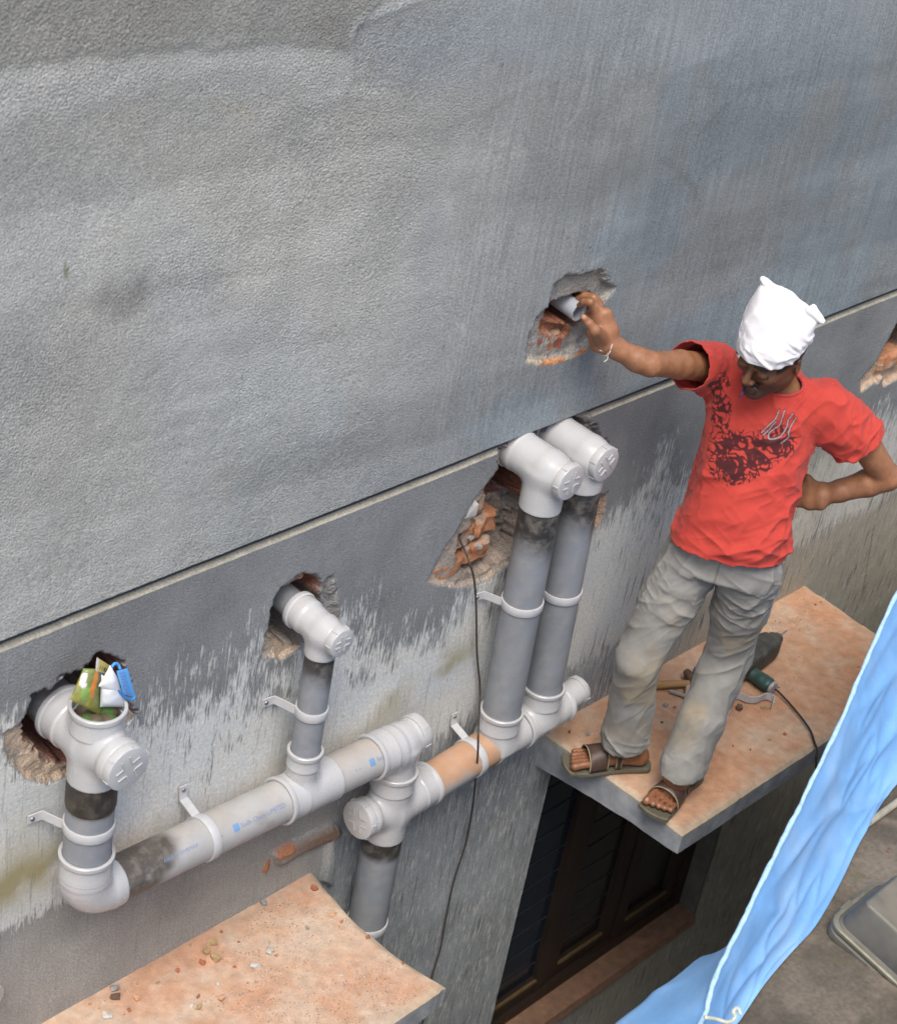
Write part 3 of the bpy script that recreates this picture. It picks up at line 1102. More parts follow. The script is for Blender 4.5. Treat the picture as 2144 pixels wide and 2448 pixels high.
for k in range(3):
    a, b = sx[k] + 0.004, sx[k + 1] - 0.004
    yo = win_y + (0.028, 0.036, 0.028)[k]
    mb = MB()
    for (xa, xb) in ((a, a + 0.062), (b - 0.062, b)):
        mb.box(((xa + xb) / 2, yo, zc), ((xb - xa) / 2, 0, 0), (0, 0.02, 0), (0, 0, hz - 0.054))
    for (za, zb_) in ((WZ0 + 0.055, WZ0 + 0.125), (WZ1 - 0.125, WZ1 - 0.055)):
        mb.box(((a + b) / 2, yo, (za + zb_) / 2), ((b - a) / 2 - 0.063, 0, 0), (0, 0.0185, 0), (0, 0, (zb_ - za) / 2))
    for v in mb.V:
        v += WO
    mb.build('sash', M_WOOD, win)
    mb = MB().box(((a + b) / 2, yo + 0.004, zc), ((b - a) / 2 - 0.06, 0, 0), (0, 0.003, 0), (0, 0, hz - 0.12))
    for v in mb.V:
        v += WO
    mb.build('pane', (M_GLASS, M_GLASS2, M_GLASS2)[k], win)
    mb = MB().box(((a + b) / 2, yo - 0.022, WZ0 + 0.121), ((b - a) / 2 - 0.064, 0, 0), (0, 0.005, 0), (0, 0, 0.006))
    for v in mb.V:
        v += WO
    mb.build('glazing_bead', M_BEAD, win)
    if k < 2:
        for q in range(11):
            zz = WZ0 + 0.2 + q * 0.115
            mb = MB().box(((a + b) / 2, yo - 0.0006, zz), ((b - a) / 2 - 0.066, 0, 0), (0, 0.0012, 0), (0, 0, 0.0022))
            for v in mb.V:
                v += WO
            mb.build('louvre_edge', M_BLIND, win)
mb = MB().box(((WX0 + WX1) / 2, 0.19, zc), ((WX1 - WX0) / 2 + 0.05, 0, 0), (0, 0.015, 0), (0, 0, hz + 0.05))
for v in mb.V:
    v += WO
mb.build('room_panel', mat('dark curtain', (0.02, 0.02, 0.025), 0.9, var=0.3, vscale=6), win)  # dark panel stands in for the unlit room


# ---- sunshade slabs
def slab(name, x0, x1, depthy, ztop, th0, th1, seed, edge_bow, palette):
    nxs = max(8, int((x1 - x0) / 0.009))
    nys = int(depthy / 0.009)
    U, W = np.meshgrid(np.linspace(0, 1, nxs + 1), np.linspace(0, 1, nys + 1), indexing='ij')
    u, w = U.ravel(), W.ravel()
    yy = 0.03 - w * (depthy + 0.03)
    wv = np.clip(-yy / depthy, 0, 1)
    bow = edge_bow * np.sin(np.pi * wv)
    bow0 = 0.012 * np.sin(np.pi * wv)
    chip = 0.010 * (fb2(yy * 16, yy * 0, seed, 4) - 0.5)
    xx = lerp(x0 + bow0 + chip, x1 - bow + chip, u)
    xg = lerp(x0, x1, u)
    yy = yy + (0.007 * (fb2(xx * 9, xx * 0 + 3, seed + 1, 4) - 0.5) + 0.004 * sst(0.62, 0.8, fb2(xx * 26, xx * 0 + 9, seed + 2, 3))) * wv ** 6
    zz = ztop + 0.004 * (fb2(xx * 9, yy * 9, seed + 2, 4) - 0.5) + 0.0022 * (fb2(xx * 60, yy * 60, seed + 3, 3) - 0.5)
    zz = zz - 0.010 * wv
    edge = np.minimum(np.minimum(u, 1 - u) * (x1 - x0), (1 - w) * depthy)
    zz = zz - 0.009 * (1 - sst(0, 0.006 + 0.026 * fb2(xx * 22, yy * 22, seed + 7, 3) ** 2, edge))
    n1, n2 = fb2(xx * 5, yy * 5, seed + 4, 5), fb2(xx * 16, yy * 16, seed + 5, 4)
    n3 = fb2(xx * 60, yy * 60, seed + 6, 3)
    cA, cB, cC = [np.array(q) for q in palette]
    c = lerp(cA[None], cB[None], sst(0.28, 0.72, n1 + 0.15 * (n2 - 0.5))[:, None])
    c = lerp(c, cC[None], (sst(0.40, 0.75, 0.6 * n2 + 0.4 * fb2(xx * 3, yy * 5, seed + 15, 4)) * 0.75)[:, None])
    rim = 1 - sst(0.0, 0.035, edge + 0.02 * (n2 - 0.5))
    c = lerp(c, np.array([[0.40, 0.34, 0.25]]), (rim * 0.75)[:, None])
    gr = sst(0.52, 0.7, fb2(xx * 3.1, yy * 3.1, seed + 8, 4)) * sst(0.35, 0.9, wv)
    c = lerp(c, np.array([[0.42, 0.36, 0.30]]), (gr * 0.75)[:, None])
    c *= (0.82 + 0.36 * n3)[:, None]
    top = np.stack([xx, yy, zz], 1)
    th = lerp(th0, th1, np.clip(wv, 0, 1))
    bot = top.copy()
    bot[:, 2] = ztop - th
    n = len(top)
    ny1 = nys + 1
    i, j = np.meshgrid(np.arange(nxs), np.arange(nys), indexing='ij')
    i, j = i.ravel(), j.ravel()
    qt = np.stack([i * ny1 + j, i * ny1 + j + 1, (i + 1) * ny1 + j + 1, (i + 1) * ny1 + j], 1)
    qb = qt[:, ::-1] + n
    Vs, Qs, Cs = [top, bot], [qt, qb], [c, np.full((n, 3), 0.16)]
    off = 2 * n

    def side(idx, flip):
        nonlocal off
        R = 8
        for k in range(R + 1):
            t = k / R
            P = lerp(top[idx], bot[idx], t)
            P = P.copy()
            Vs.append(P)
            nn = fb2(P[:, 0] * 20 + P[:, 1] * 20, P[:, 2] * 20, seed + 12, 4)
            cc = np.array([[0.26, 0.275, 0.295]]) * (0.55 + 0.9 * nn)[:, None]
            cc = lerp(cc, np.array([[0.36, 0.33, 0.27]]), 0.8 * (1 - sst(0, 0.18, t)))
            Cs.append(cc)
        m_ = len(idx)
        for k in range(R):
            a = off + k * m_ + np.arange(m_ - 1)
            q = np.stack([a, a + m_, a + m_ + 1, a + 1], 1)
            Qs.append(q[:, ::-1] if flip else q)
        off += (R + 1) * m_
    side(np.arange(nxs + 1) * ny1 + nys, False)
    side(nxs * ny1 + np.arange(ny1), True)
    side(np.arange(ny1), False)
    o = mk(name, np.vstack(Vs) + BO, np.vstack(Qs), M_SLAB, building, 'auto', np.clip(np.vstack(Cs), 0.01, 1))
    return o


M_SLAB = mat('dusty concrete', attr='Col', rough=0.9, spec=0.3, var=0.14, vscale=30, bump=0.55, bscale=140, bdist=0.003, fine=0.12, fscale=260)
SL2 = slab('sunshade_slab', -0.050, 1.40, 0.562, 0.0, 0.135, 0.088, 200, 0.02, ((0.43, 0.235, 0.140), (0.44, 0.265, 0.168), (0.46, 0.35, 0.26)))
SL2['label'] = 'upper sunshade slab the man stands on, coated in orange brick dust'
SL1 = slab('sunshade_slab', -3.4, -1.005, 0.525, -0.05, 0.13, 0.085, 240, 0.035, ((0.45, 0.262, 0.170), (0.46, 0.310, 0.215), (0.47, 0.380, 0.300)))
SL1['label'] = 'lower left sunshade slab littered with brick rubble'

grd = mk('ground', np.array([[-60, -60, -3.0], [60, -60, -3.0], [60, 60, -3.0], [-60, 60, -3.0]]), [[0, 1, 2, 3]],
         mat('lane ground', (0.36, 0.34, 0.31), 0.95, var=0.3, vscale=1.2), None, False)
grd['kind'] = 'structure'
# ================================================================== PIPEWORK
M_FIT = mat('moulded grey pvc', (0.43, 0.436, 0.444), 0.20, 0.5, var=0.07, vscale=12, bump=0.06, bscale=40, dust=(0.36, 0.335, 0.30), dscale=24, damt=0.35)
M_CAPM = mat('grey pvc cap', (0.43, 0.435, 0.44), 0.3, 0.45, var=0.06, vscale=20, dust=(0.32, 0.30, 0.27), dscale=16, damt=0.4)
M_PIPE = mat('extruded grey pvc', attr='Col', rough=0.40, spec=0.4, var=0.08, vscale=16, fine=0.03, fscale=300, dust=(0.34, 0.31, 0.27), dscale=34, damt=0.38)
M_CLIP = mat('pvc pipe clip', (0.45, 0.455, 0.465), 0.4, 0.45, var=0.08, vscale=40, dust=(0.40, 0.37, 0.33), dscale=25, damt=0.4)
M_SCREW = mat('screw head', (0.25, 0.25, 0.26), 0.4, metal=0.8)
M_PRINT = mat('blue pipe print', (0.16, 0.24, 0.42), 0.6)
M_PRINT2 = mat('blue logo print', (0.15, 0.29, 0.48), 0.6)
PY = -0.093
R110, R75 = 0.055, 0.0375
GREY = np.array([0.215, 0.232, 0.256])  # pipe grey, its blue reflection put into the colour
LGREY = np.array([0.37, 0.37, 0.365])
SOOT = np.array([0.022, 0.021, 0.020])
DUST = np.array([0.42, 0.33, 0.25])


def pipe(name, a, b, R, colfn, label, group=None, wall=0.0032):
    a, b = np.asarray(a, float), np.asarray(b, float)
    L = np.linalg.norm(b - a)
    n, m = 48, max(2, int(L / 0.012))
    u, v, d = frame(b - a)
    an = np.linspace(0, 2 * np.pi, n, endpoint=False)
    ring = np.cos(an)[:, None] * u + np.sin(an)[:, None] * v
    ts = np.linspace(0, L, m + 1)
    V = np.vstack([t * d + R * ring for t in ts] + [ts[-1] * d + (R - wall) * ring, ts[0] * d + (R - wall) * ring])
    T = np.repeat(np.concatenate([ts, [ts[-1], ts[0]]]), n)
    Nn = np.tile(ring, (m + 3, 1))
    i, j = np.meshgrid(np.arange(m + 3), np.arange(n), indexing='ij')
    i, j = i.ravel(), j.ravel()
    i2, j2 = (i + 1) % (m + 3), (j + 1) % n
    Q = np.stack([i * n + j, i * n + j2, i2 * n + j2, i2 * n + j], 1)
    C = colfn(T, Nn, V + a)
    o = mk(name, V, Q, M_PIPE, None, 'auto', np.clip(C, 0.01, 1))
    o.location = a
    tag(o, label, 'pipe', group)
    return o


def blotch(P, s, f=30):
    return fb3(P * f, s, 4)


def socket(e, o, d, R, L=0.062, name='socket'):
    """socket mouth at o, d points into the fitting"""
    o = np.asarray(o, float) - np.array(e.location)
    mb = MB()
    mb.lathe(o, d, [(0.03, R + 0.0008), (0.0, R + 0.0012), (-0.0008, R + 0.0030), (-0.0006, R + 0.0072), (0.0012, R + 0.0092), (0.0105, R + 0.0096), (0.0135, R + 0.0085),
                    (0.0155, R + 0.0058), (L - 0.012, R + 0.0056), (L - 0.009, R + 0.0066), (L - 0.005, R + 0.0064), (L, R + 0.0028)], 56)
    return mb.build(name, M_FIT, e)


def cap(e, o, d, R, ang=0.0, ln=0.026, name='inspection_cap'):
    """screw cap: o = centre of its back, d = facing direction"""
    o = np.asarray(o, float) - np.array(e.location)
    mb = MB()
    mb.lathe(o, d, [(-0.01, R - 0.006), (0.0, R - 0.004), (0.0, R), (0.004, R + 0.0008), (ln - 0.004, R), (ln - 0.001, R - 0.0012), (ln, R - 0.0035), (ln, 0.0002)], 56)
    u, v, d = frame(d)
    u, v = math.cos(ang) * u + math.sin(ang) * v, -math.sin(ang) * u + math.cos(ang) * v
    for q in range(6):
        th = q * math.pi / 3
        rr = math.cos(th) * u + math.sin(th) * v
        tt = -math.sin(th) * u + math.cos(th) * v
        mb.box(o + d * ln * 0.5 + rr * (R + 0.001), rr * 0.0016, tt * 0.0018, d * ln * 0.36)
    c = mb.build(name, M_CAPM, e)
    for q in range(4):
        r_, t_ = [(u, v), (v, -u), (-u, -v), (-v, u)][q]
        for s_ in (-1, 1):
            MB().box(o + d * (ln + 0.0008) + r_ * R * 0.42 + t_ * s_ * R * 0.20, r_ * R * 0.19, t_ * 0.0014, d * 0.0016).build('ridge', M_CAPM, c, False)
    return c


def body(e, fn, lo, hi, hh=0.0032, name='body'):
    s = SDF(np.asarray(lo, float), np.asarray(hi, float), hh)
    fn(s)
    V, Q = s.mesh()
    V = relax(V, Q, 2, 0.4)
    return mk(name, V - np.array(e.location), Q, M_FIT, e, True)


def clip(loc, axis, toward, R, label, arm_at=None):
    """pipe clip: strap round the pipe, two lugs back to the wall; toward = direction in which the lug feet spread"""
    loc, axis, t = np.asarray(loc, float), nrm(axis), nrm(toward)
    e = empty('pipe_clip', loc)
    tag(e, label, 'pipe clip', 'pipe clips holding the grey pipes to the wall')
    r = R + 0.0022
    mb = MB()
    mb.lathe(-axis * 0.0125, axis, [(0, r - 0.0018), (0, r + 0.0016), (0.0015, r + 0.0024), (0.0235, r + 0.0024), (0.025, r + 0.0016), (0.025, r - 0.0018)], 56)
    mb.build('strap', M_CLIP, e)
    back = np.array([0, 1.0, 0])
    yw = -loc[1] - 0.006
    for s_ in (1, -1):
        p0 = t * s_ * (r * 0.80) + back * (r * 0.58)
        p1 = t * s_ * (r * 0.88) + back * (r * 0.66)
        p2 = t * s_ * (r * 0.90 + 0.012) + back * (yw - 0.012)
        p3 = t * s_ * (r * 0.90 + 0.018) + back * (yw - 0.004)
        p4 = t * s_ * (r + 0.046) + back * yw
        mb = MB().strip(smooth_line([p0, p1, p2, p3, p4], 4), 0.012, 0.0017, axis)
        lg = mb.build('lug', M_CLIP, e)
        MB().lathe(t * s_ * (r + 0.035) + back * (yw - 0.0035), -back, [(0, 0.006), (0.002, 0.005), (0.003, 0.0002)], 14).build('screw', M_SCREW, lg)
    return e


def ringn(P, c, d):
    pass


# ---------------------------------------------------------------- stack A (left)
XA = -1.888
eA = empty('cross_fitting', (XA, PY, 0.80))
tag(eA, 'grey plastic cross fitting with open top stuffed with packets, left end of the pipework', 'pipe fitting')


def fA(s):
    s.cyl((XA, PY, 0.79), (XA, PY, 0.965), 0.0585, 0.0, rnd=0.004)
    s.cyl((XA, PY, 0.893), (XA, 0.0, 0.893), 0.0625, 0.016, rnd=0.004)
    s.cyl((XA, -0.183, 0.893), (XA, PY, 0.893), 0.050, 0.022, rnd=0.004)
    s.cyl((XA, -0.188, 0.893), (XA, -0.165, 0.893), 0.0545, 0.012, rnd=0.004)
    s.cyl((XA, PY, 0.88), (XA, PY, 1.05), 0.0535, 0.0, 'sub')


body(eA, fA, (XA - 0.09, -0.21, 0.77), (XA + 0.09, 0.03, 1.0))
socket(eA, (XA, PY, 0.992), (0, 0, -1), R110, 0.066)
socket(eA, (XA, 0.035, 0.893), (0, -1, 0), R110 + 0.004, 0.060)
cap(eA, (XA, -0.188, 0.893), (0, -1, 0), 0.0545, 0.35, 0.022)


def cA(T, Nn, P):
    zz = P[:, 2]
    c = np.repeat((GREY * 1.02)[None], len(P), 0)
    n = blotch(P, 3)
    blk = sst(0.700, 0.722, zz + 0.016 * (n - 0.5))
    return lerp(c * (0.85 + 0.3 * n)[:, None], np.array([[0.030, 0.028, 0.024]]) * (0.5 + n)[:, None], blk[:, None])


pipe('vertical_pipe', (XA, PY, 0.800), (XA, PY, 0.50), R110, cA, 'short grey vertical pipe with black painted top below the packet-stuffed cross fitting', 'grey drain pipes on the wall')
# black rubberised sleeve just below the fitting
mb = MB().lathe((0, 0, 0), (0, 0, -1), [(0, 0.0552), (0, 0.0572), (0.07, 0.0576), (0.078, 0.0560), (0.079, 0.0552)], 48)
o = mb.build('sealing_sleeve', mat('black bitumen', (0.030, 0.027, 0.022), 0.55, var=0.5, vscale=45, bump=0.3, bscale=120, dust=(0.16, 0.13, 0.10), dscale=30, damt=0.5))
o.location = (XA, PY, 0.793)
tag(o, 'black bitumen sealing sleeve under the left cross fitting', 'sleeve')
clip((XA, PY, 0.655), (0, 0, 1), (-1, 0, 0), R110, 'pipe clip on the short vertical pipe above the elbow')

ZB0, ZB1 = 0.438, 0.393


def zB(xv):
    return lerp(ZB0, ZB1, (xv - XA) / (-0.85 - XA))


eE = empty('elbow_fitting', (XA, PY, ZB0))
tag(eE, 'grey plastic elbow fitting turning the left vertical pipe into the long horizontal pipe', 'pipe fitting')


def fE(s):
    th = np.linspace(0, np.pi / 2, 9)
    P = [(XA + 0.06 - 0.06 * math.cos(t), PY, ZB0 + 0.06 - 0.06 * math.sin(t)) for t in th]
    s.chain(P, [0.0605] * len(P), 0.0)
    s.cyl((XA, PY, ZB0 + 0.06), (XA, PY, 0.53), 0.0605, 0.006)
    s.cyl((XA + 0.055, PY, zB(XA + 0.055)), (XA + 0.088, PY, zB(XA + 0.088)), 0.0600, 0.006, rnd=0.002)


body(eE, fE, (XA - 0.09, PY - 0.09, ZB0 - 0.09), (XA + 0.12, PY + 0.09, 0.56))
socket(eE, (XA, PY, 0.572), (0, 0, -1), R110, 0.066)

# ---------------------------------------------------------------- long horizontal pipe B, tee, pipe D


def cB(T, Nn, P):
    n = blotch(P, 5, 25)
    c = np.repeat(LGREY[None], len(P), 0) * (0.9 + 0.2 * n)[:, None]
    dust = sst(0.55, 0.98, Nn[:, 2]) * sst(0.3, 0.7, blotch(P, 9, 10))
    c = lerp(c, DUST[None], (dust * 0.45)[:, None])
    so = (1 - sst(0.10, 0.155, T + 0.05 * (n - 0.5) - 0.05 * Nn[:, 2])) * sst(0.30, 0.55, n + 0.25)
    c = lerp(c, np.array([[0.060, 0.050, 0.040]]) * (0.6 + 0.9 * n)[:, None], (so * 0.93)[:, None])
    for q, r_ in ((np.array([-1.385, PY - 0.045, zB(-1.385) + 0.025]), 0.020), (np.array([-1.36, PY - 0.05, zB(-1.36)]), 0.014)):
        dd = np.linalg.norm(P - q, axis=1)
        c = lerp(c, np.array([[0.26, 0.245, 0.22]]), (0.6 * (1 - sst(r_ * 0.6, r_ * 1.2, dd + 0.008 * (n - 0.5))))[:, None])
    return c


pB = pipe('horizontal_pipe', (XA + 0.075, PY, zB(XA + 0.075)), (-1.22, PY, zB(-1.22)), R110, cB, 'long grey horizontal pipe with blue print, clipped above the lower slab', 'grey drain pipes on the wall')
clip((-1.532, PY, zB(-1.532)), (1, 0, (ZB1 - ZB0) / 1.04), (0, 0, 1), R110, 'pipe clip on the long horizontal pipe above the lower slab')
XC = -1.213
dB = nrm((1, 0, (ZB1 - ZB0) / 1.038))
eB = empty('tee_fitting', (XC, PY, zB(XC)))
tag(eB, 'grey plastic tee fitting joining the thin vertical pipe to the long horizontal pipe', 'pipe fitting')


def fB(s):
    s.cyl((-1.235, PY, zB(-1.235)), (-1.105, PY, zB(-1.105)), 0.0605, 0.0, rnd=0.003)
    s.cyl((XC, PY, zB(XC)), (XC, PY, 0.51), 0.0415, 0.018)


body(eB, fB, (-1.30, PY - 0.09, 0.32), (-1.07, PY + 0.09, 0.53))
socket(eB, (-1.285, PY, zB(-1.285)), dB, R110, 0.066)
socket(eB, (XC, PY, 0.550), (0, 0, -1), R75, 0.055)


def cD(T, Nn, P):
    n = blotch(P, 6, 25)
    c = np.repeat(LGREY[None] * 1.03, len(P), 0) * (0.92 + 0.16 * n)[:, None]
    dust = sst(0.55, 0.98, Nn[:, 2]) * sst(0.35, 0.7, blotch(P, 19, 10))
    return lerp(c, DUST[None], (dust * 0.4)[:, None])


pD = pipe('horizontal_pipe', (-1.11, PY, zB(-1.11)), (-0.90, PY, zB(-0.90)), R110, cD, 'short grey horizontal pipe between the thin stack tee and the capped tee', 'grey drain pipes on the wall')

XF = -0.846
ZD = zB(-0.86)
eD = empty('tee_fitting', (XF, PY, ZD))
tag(eD, 'grey plastic tee with end cap where the long horizontal pipe turns down', 'pipe fitting')


def fD(s):
    s.cyl((-0.925, PY, zB(-0.925)), (-0.872, PY, ZD), 0.0600, 0.0, rnd=0.004)
    s.ell((XF - 0.006, PY, ZD - 0.002), np.eye(3), (0.060, 0.059, 0.060), 0.016)
    s.cyl((XF, PY, ZD), (XF, PY, 0.275), 0.0555, 0.020)
    s.cyl((XF, PY, ZD + 0.008), (-0.790, PY, ZD + 0.012), 0.0465, 0.012)


body(eD, fD, (-0.97, PY - 0.09, 0.25), (-0.74, PY + 0.09, 0.50))
socket(eD, (-0.962, PY, zB(-0.962)), dB, R110, 0.066)
cap(eD, (-0.806, PY, ZD + 0.011), (1, 0, 0.05), 0.0530, 0.2, 0.030)

ZE = 0.168
eF = empty('cross_fitting', (XF, PY, ZE))
tag(eF, 'grey plastic cross fitting with round cap facing left above the thick downpipe', 'pipe fitting')


def fF(s):
    s.cyl((XF, PY, 0.072), (XF, PY, 0.285), 0.0590, 0.0, rnd=0.004)
    s.cyl((XF, PY, ZE), (-0.735, PY, ZE + 0.008), 0.0600, 0.020)
    s.cyl((-0.935, PY, ZE + 0.012), (XF, PY, ZE), 0.0500, 0.020)
    s.cyl((-0.945, PY, ZE + 0.013), (-0.922, PY, ZE + 0.012), 0.0540, 0.012, rnd=0.003)


body(eF, fF, (-0.97, PY - 0.09, 0.05), (-0.70, PY + 0.09, 0.31))
socket(eF, (XF, PY, 0.306), (0, 0, -1), R110, 0.066)
socket(eF, (-0.690, PY, ZE + 0.012), nrm((-1, 0, -0.08)), R110, 0.062)
cap(eF, (-0.943, PY, ZE + 0.0135), (-1, 0, 0.06), 0.0550, 0.25, 0.024)


def cF(T, Nn, P):
    zz = P[:, 2]
    n = blotch(P, 8)
    c = np.repeat((GREY * 0.95)[None], len(P), 0) * (0.85 + 0.3 * n)[:, None]
    blk = sst(0.002, 0.030, zz + 0.02 * (n - 0.5))
    return lerp(c, np.array([[0.030, 0.027, 0.024]]) * (0.5 + n)[:, None], (blk * 0.97)[:, None])


pipe('vertical_pipe', (XF, PY, 0.09), (XF, PY, -2.99), R110, cF, 'thick grey downpipe with black top running down past the lower slab', 'grey drain pipes on the wall')
clip((XF, PY, -0.262), (0, 0, 1), (1, 0, 0), R110, 'pipe clip on the thick downpipe beside the lower slab')

# ---------------------------------------------------------------- orange-dusted pipe E and twin tees


def zE(xv):
    return lerp(0.172, 0.207, (xv + 0.72) / 0.5)


def cE(T, Nn, P):
    n = blotch(P, 12, 22)
    c = np.repeat(LGREY[None] * 0.95, len(P), 0) * (0.9 + 0.2 * n)[:, None]
    du = sst(-0.15, 0.55, Nn[:, 2] + 0.5 * (n - 0.5) + 1.1 * sst(0.16, 0.26, T))
    c = lerp(c, np.array([[0.44, 0.245, 0.135]]) * (0.85 + 0.3 * n)[:, None], (du * 0.9)[:, None])
    end = sst(0.235, 0.27, T) * (1 - sst(-0.6, -0.1, Nn[:, 2]))
    return lerp(c, np.array([[0.03, 0.028, 0.026]]), end[:, None])


pipe('horizontal_pipe', (-0.745, PY, zE(-0.745)), (-0.44, PY, zE(-0.44)), R110, cE, 'short horizontal pipe coated in orange brick dust', 'grey drain pipes on the wall')
clip((-0.518, PY, zE(-0.518)), (1, 0, 0.07), (0, 0, 1), R110, 'pipe clip on the orange dusty horizontal pipe')
XHb, XHt, XJb, XJt = -0.418, -0.447, -0.238, -0.281
dE = nrm((1, 0, 0.07))
eG = empty('tee_fitting', (XHb, PY, zE(XHb)))
tag(eG, 'grey plastic tee fitting at the foot of the nearer tall pipe', 'pipe fitting')


def fG(s):
    s.cyl((-0.447, PY, zE(-0.447)), (-0.318, PY, zE(-0.318)), 0.0590, 0.0, rnd=0.003)
    s.cyl((XHb, PY, zE(XHb)), (XHb, PY, 0.275), 0.0590, 0.022)


body(eG, fG, (-0.53, PY - 0.09, 0.09), (-0.29, PY + 0.09, 0.30))
socket(eG, (XHb, PY, 0.315), (0, 0, -1), R110, 0.066)
eI = empty('tee_fitting', (XJb, PY, zE(XJb)))
tag(eI, 'grey plastic tee fitting with end plug at the foot of the farther tall pipe', 'pipe fitting')


def fI(s):
    s.cyl((-0.315, PY, zE(-0.315)), (-0.135, PY, zE(-0.135)), 0.0590, 0.0, rnd=0.003)
    s.cyl((XJb, PY, zE(XJb)), (XJb, PY, 0.290), 0.0590, 0.022)
    s.cyl((-0.14, PY, zE(-0.14) + 0.004), (-0.052, PY, zE(-0.052) + 0.006), 0.0420, 0.006, rnd=0.003)


body(eI, fI, (-0.35, PY - 0.09, 0.10), (-0.03, PY + 0.09, 0.32))
socket(eI, (-0.318, PY, zE(-0.318)), dE, R110, 0.030)
socket(eI, (-0.128, PY, zE(-0.128)), -dE, R110 - 0.002, 0.050)
socket(eI, (XJb, PY, 0.325), (0, 0, -1), R110, 0.066)
cap(eI, (-0.066, PY, zE(-0.066) + 0.006), (1, 0, 0.07), 0.0445, 0.1, 0.020, 'end_plug')


def stackcol(z0, z1, seed):
    def f(T, Nn, P):
        zz = P[:, 2]
        n = blotch(P, seed, 14)
        c = np.repeat(GREY[None], len(P), 0) * (0.85 + 0.3 * n)[:, None]
        blk = sst(z0, z1, zz + 0.06 * (n - 0.5) + 0.03 * Nn[:, 0])
        return lerp(c, SOOT[None] * (0.7 + 0.9 * n)[:, None], (blk * 0.96)[:, None])
    return f


def bend(name, x_, zc_, r, bell, ycap, zbot, label, yb, rcap, ang):
    """access bend: bell into the wall, screw cap to the front, spigot down"""
    e = empty(name, (x_, PY, zc_))
    tag(e, label, 'pipe fitting')

    def fn(s):
        s.cyl((x_, yb - 0.012, zc_ + 0.004), (x_, yb + 0.033, zc_ + 0.006), bell, 0.0, rnd=0.003)
        s.cone((x_, yb - 0.004, zc_ + 0.004), (x_, PY, zc_), bell - 0.001, r + 0.0015, 0.006)
        s.cyl((x_, PY, zc_), (x_, PY, zbot), r + 0.0030, 0.020, rnd=0.003)
        s.cyl((x_, PY, zc_), (x_, ycap, zc_), rcap - 0.004, 0.024, rnd=0.003)
    q = r + 0.05
    body(e, fn, (x_ - q, ycap - 0.02, zbot - 0.02), (x_ + q, yb + 0.06, zc_ + q))
    mb = MB()
    mb.lathe(np.array([x_, yb + 0.034, zc_ + 0.006]) - np.array(e.location), (0, -1, 0), [(0.03, r), (0.0, r + 0.002), (0, bell + 0.002), (0.003, bell + 0.004), (0.013, bell + 0.004), (0.017, bell + 0.0005)], 56)
    mb.build('socket', M_FIT, e)
    cap(e, (x_, ycap, zc_), (0, -1, 0), rcap, ang, 0.024)
    return e


pipe('vertical_pipe', (XHb, PY, 0.285), (XHt, PY, 1.06), R110, stackcol(0.83, 0.925, 31), 'nearer of the two tall grey vertical pipes, black at its top', 'grey drain pipes on the wall')
pipe('vertical_pipe', (XJb, PY, 0.295), (XJt, PY, 1.06), R110, stackcol(0.86, 0.95, 32), 'farther of the two tall grey vertical pipes, beside the man', 'grey drain pipes on the wall')
bend('access_bend', XHt, 1.128, R110, 0.0585, -0.152, 1.010, 'grey access bend with round cap on top of the nearer tall pipe', 0.012, 0.0505, 0.02)
bend('access_bend', XJt, 1.122, R110, 0.0585, -0.135, 1.022, 'grey access bend with round cap on top of the farther tall pipe', 0.020, 0.0505, 0.70)
clip((lerp(XHb, XHt, 0.53), PY, 0.697), (-0.04, 0, 1), (-1, 0, 0), R110, 'pipe clip on the nearer tall vertical pipe')
clip((lerp(XJb, XJt, 0.5), PY, 0.668), (-0.05, 0, 1), (-1, 0, 0), R110, 'pipe clip on the farther tall vertical pipe')

# ---------------------------------------------------------------- thin stack C
pipe('vertical_pipe', (XC, PY, 0.515), (XC, PY, 0.87), R75, stackcol(0.73, 0.81, 33), 'thin grey vertical pipe with black top in the middle of the wall', 'grey drain pipes on the wall')
clip((XC, PY, 0.674), (0, 0, 1), (-1, 0, 0), R75, 'pipe clip on the thin vertical pipe')
bend('access_bend', XC, 0.918, R75, 0.0455, -0.136, 0.846, 'small grey access bend with round cap on top of the thin pipe', -0.030, 0.0385, 0.0)


def cS(T, Nn, P):
    return np.repeat((GREY * 0.9)[None], len(P), 0) * (0.8 + 0.4 * blotch(P, 41))[:, None]


pipe('waste_pipe', (XC, -0.02, 0.922), (XC, 0.19, 0.94), R75 - 0.001, cS, 'grey pipe stub coming out of the wall hole behind the small access bend')
for (x_, z_, lb_) in ((XA, 0.893, 'left cross fitting'), (XHt, 1.14, 'nearer access bend'), (XJt, 1.135, 'farther access bend')):
    pipe('waste_pipe', (x_, 0.02, z_), (x_, 0.2, z_ + 0.01), R110 + 0.002, cS, 'grey pipe inside the wall hole behind the ' + lb_)
# loose thin pipe being fitted in the hole by the man's hand
pS = pipe('waste_pipe', (-0.341, -0.010, 1.523), (-0.330, 0.17, 1.535), 0.0255, lambda T, Nn, P: np.repeat(np.array([[0.34, 0.37, 0.41]]), len(P), 0), 'thin light grey pipe end held in the upper wall hole')
# cap end of another pipe just entering the picture
q = onY(-12, 2388, -0.05)
e_ = empty('stub_pipe', q)
tag(e_, 'pale grey capped pipe end at the left edge just above the lower slab', 'pipe')
MB().lathe((0, 0, 0), (0.35, -0.94, 0), [(-0.05, 0.030), (-0.02, 0.031), (-0.02, 0.034), (0.0, 0.034), (0.004, 0.031), (0.004, 0.0002)], 32).build('cap', M_FIT, e_)


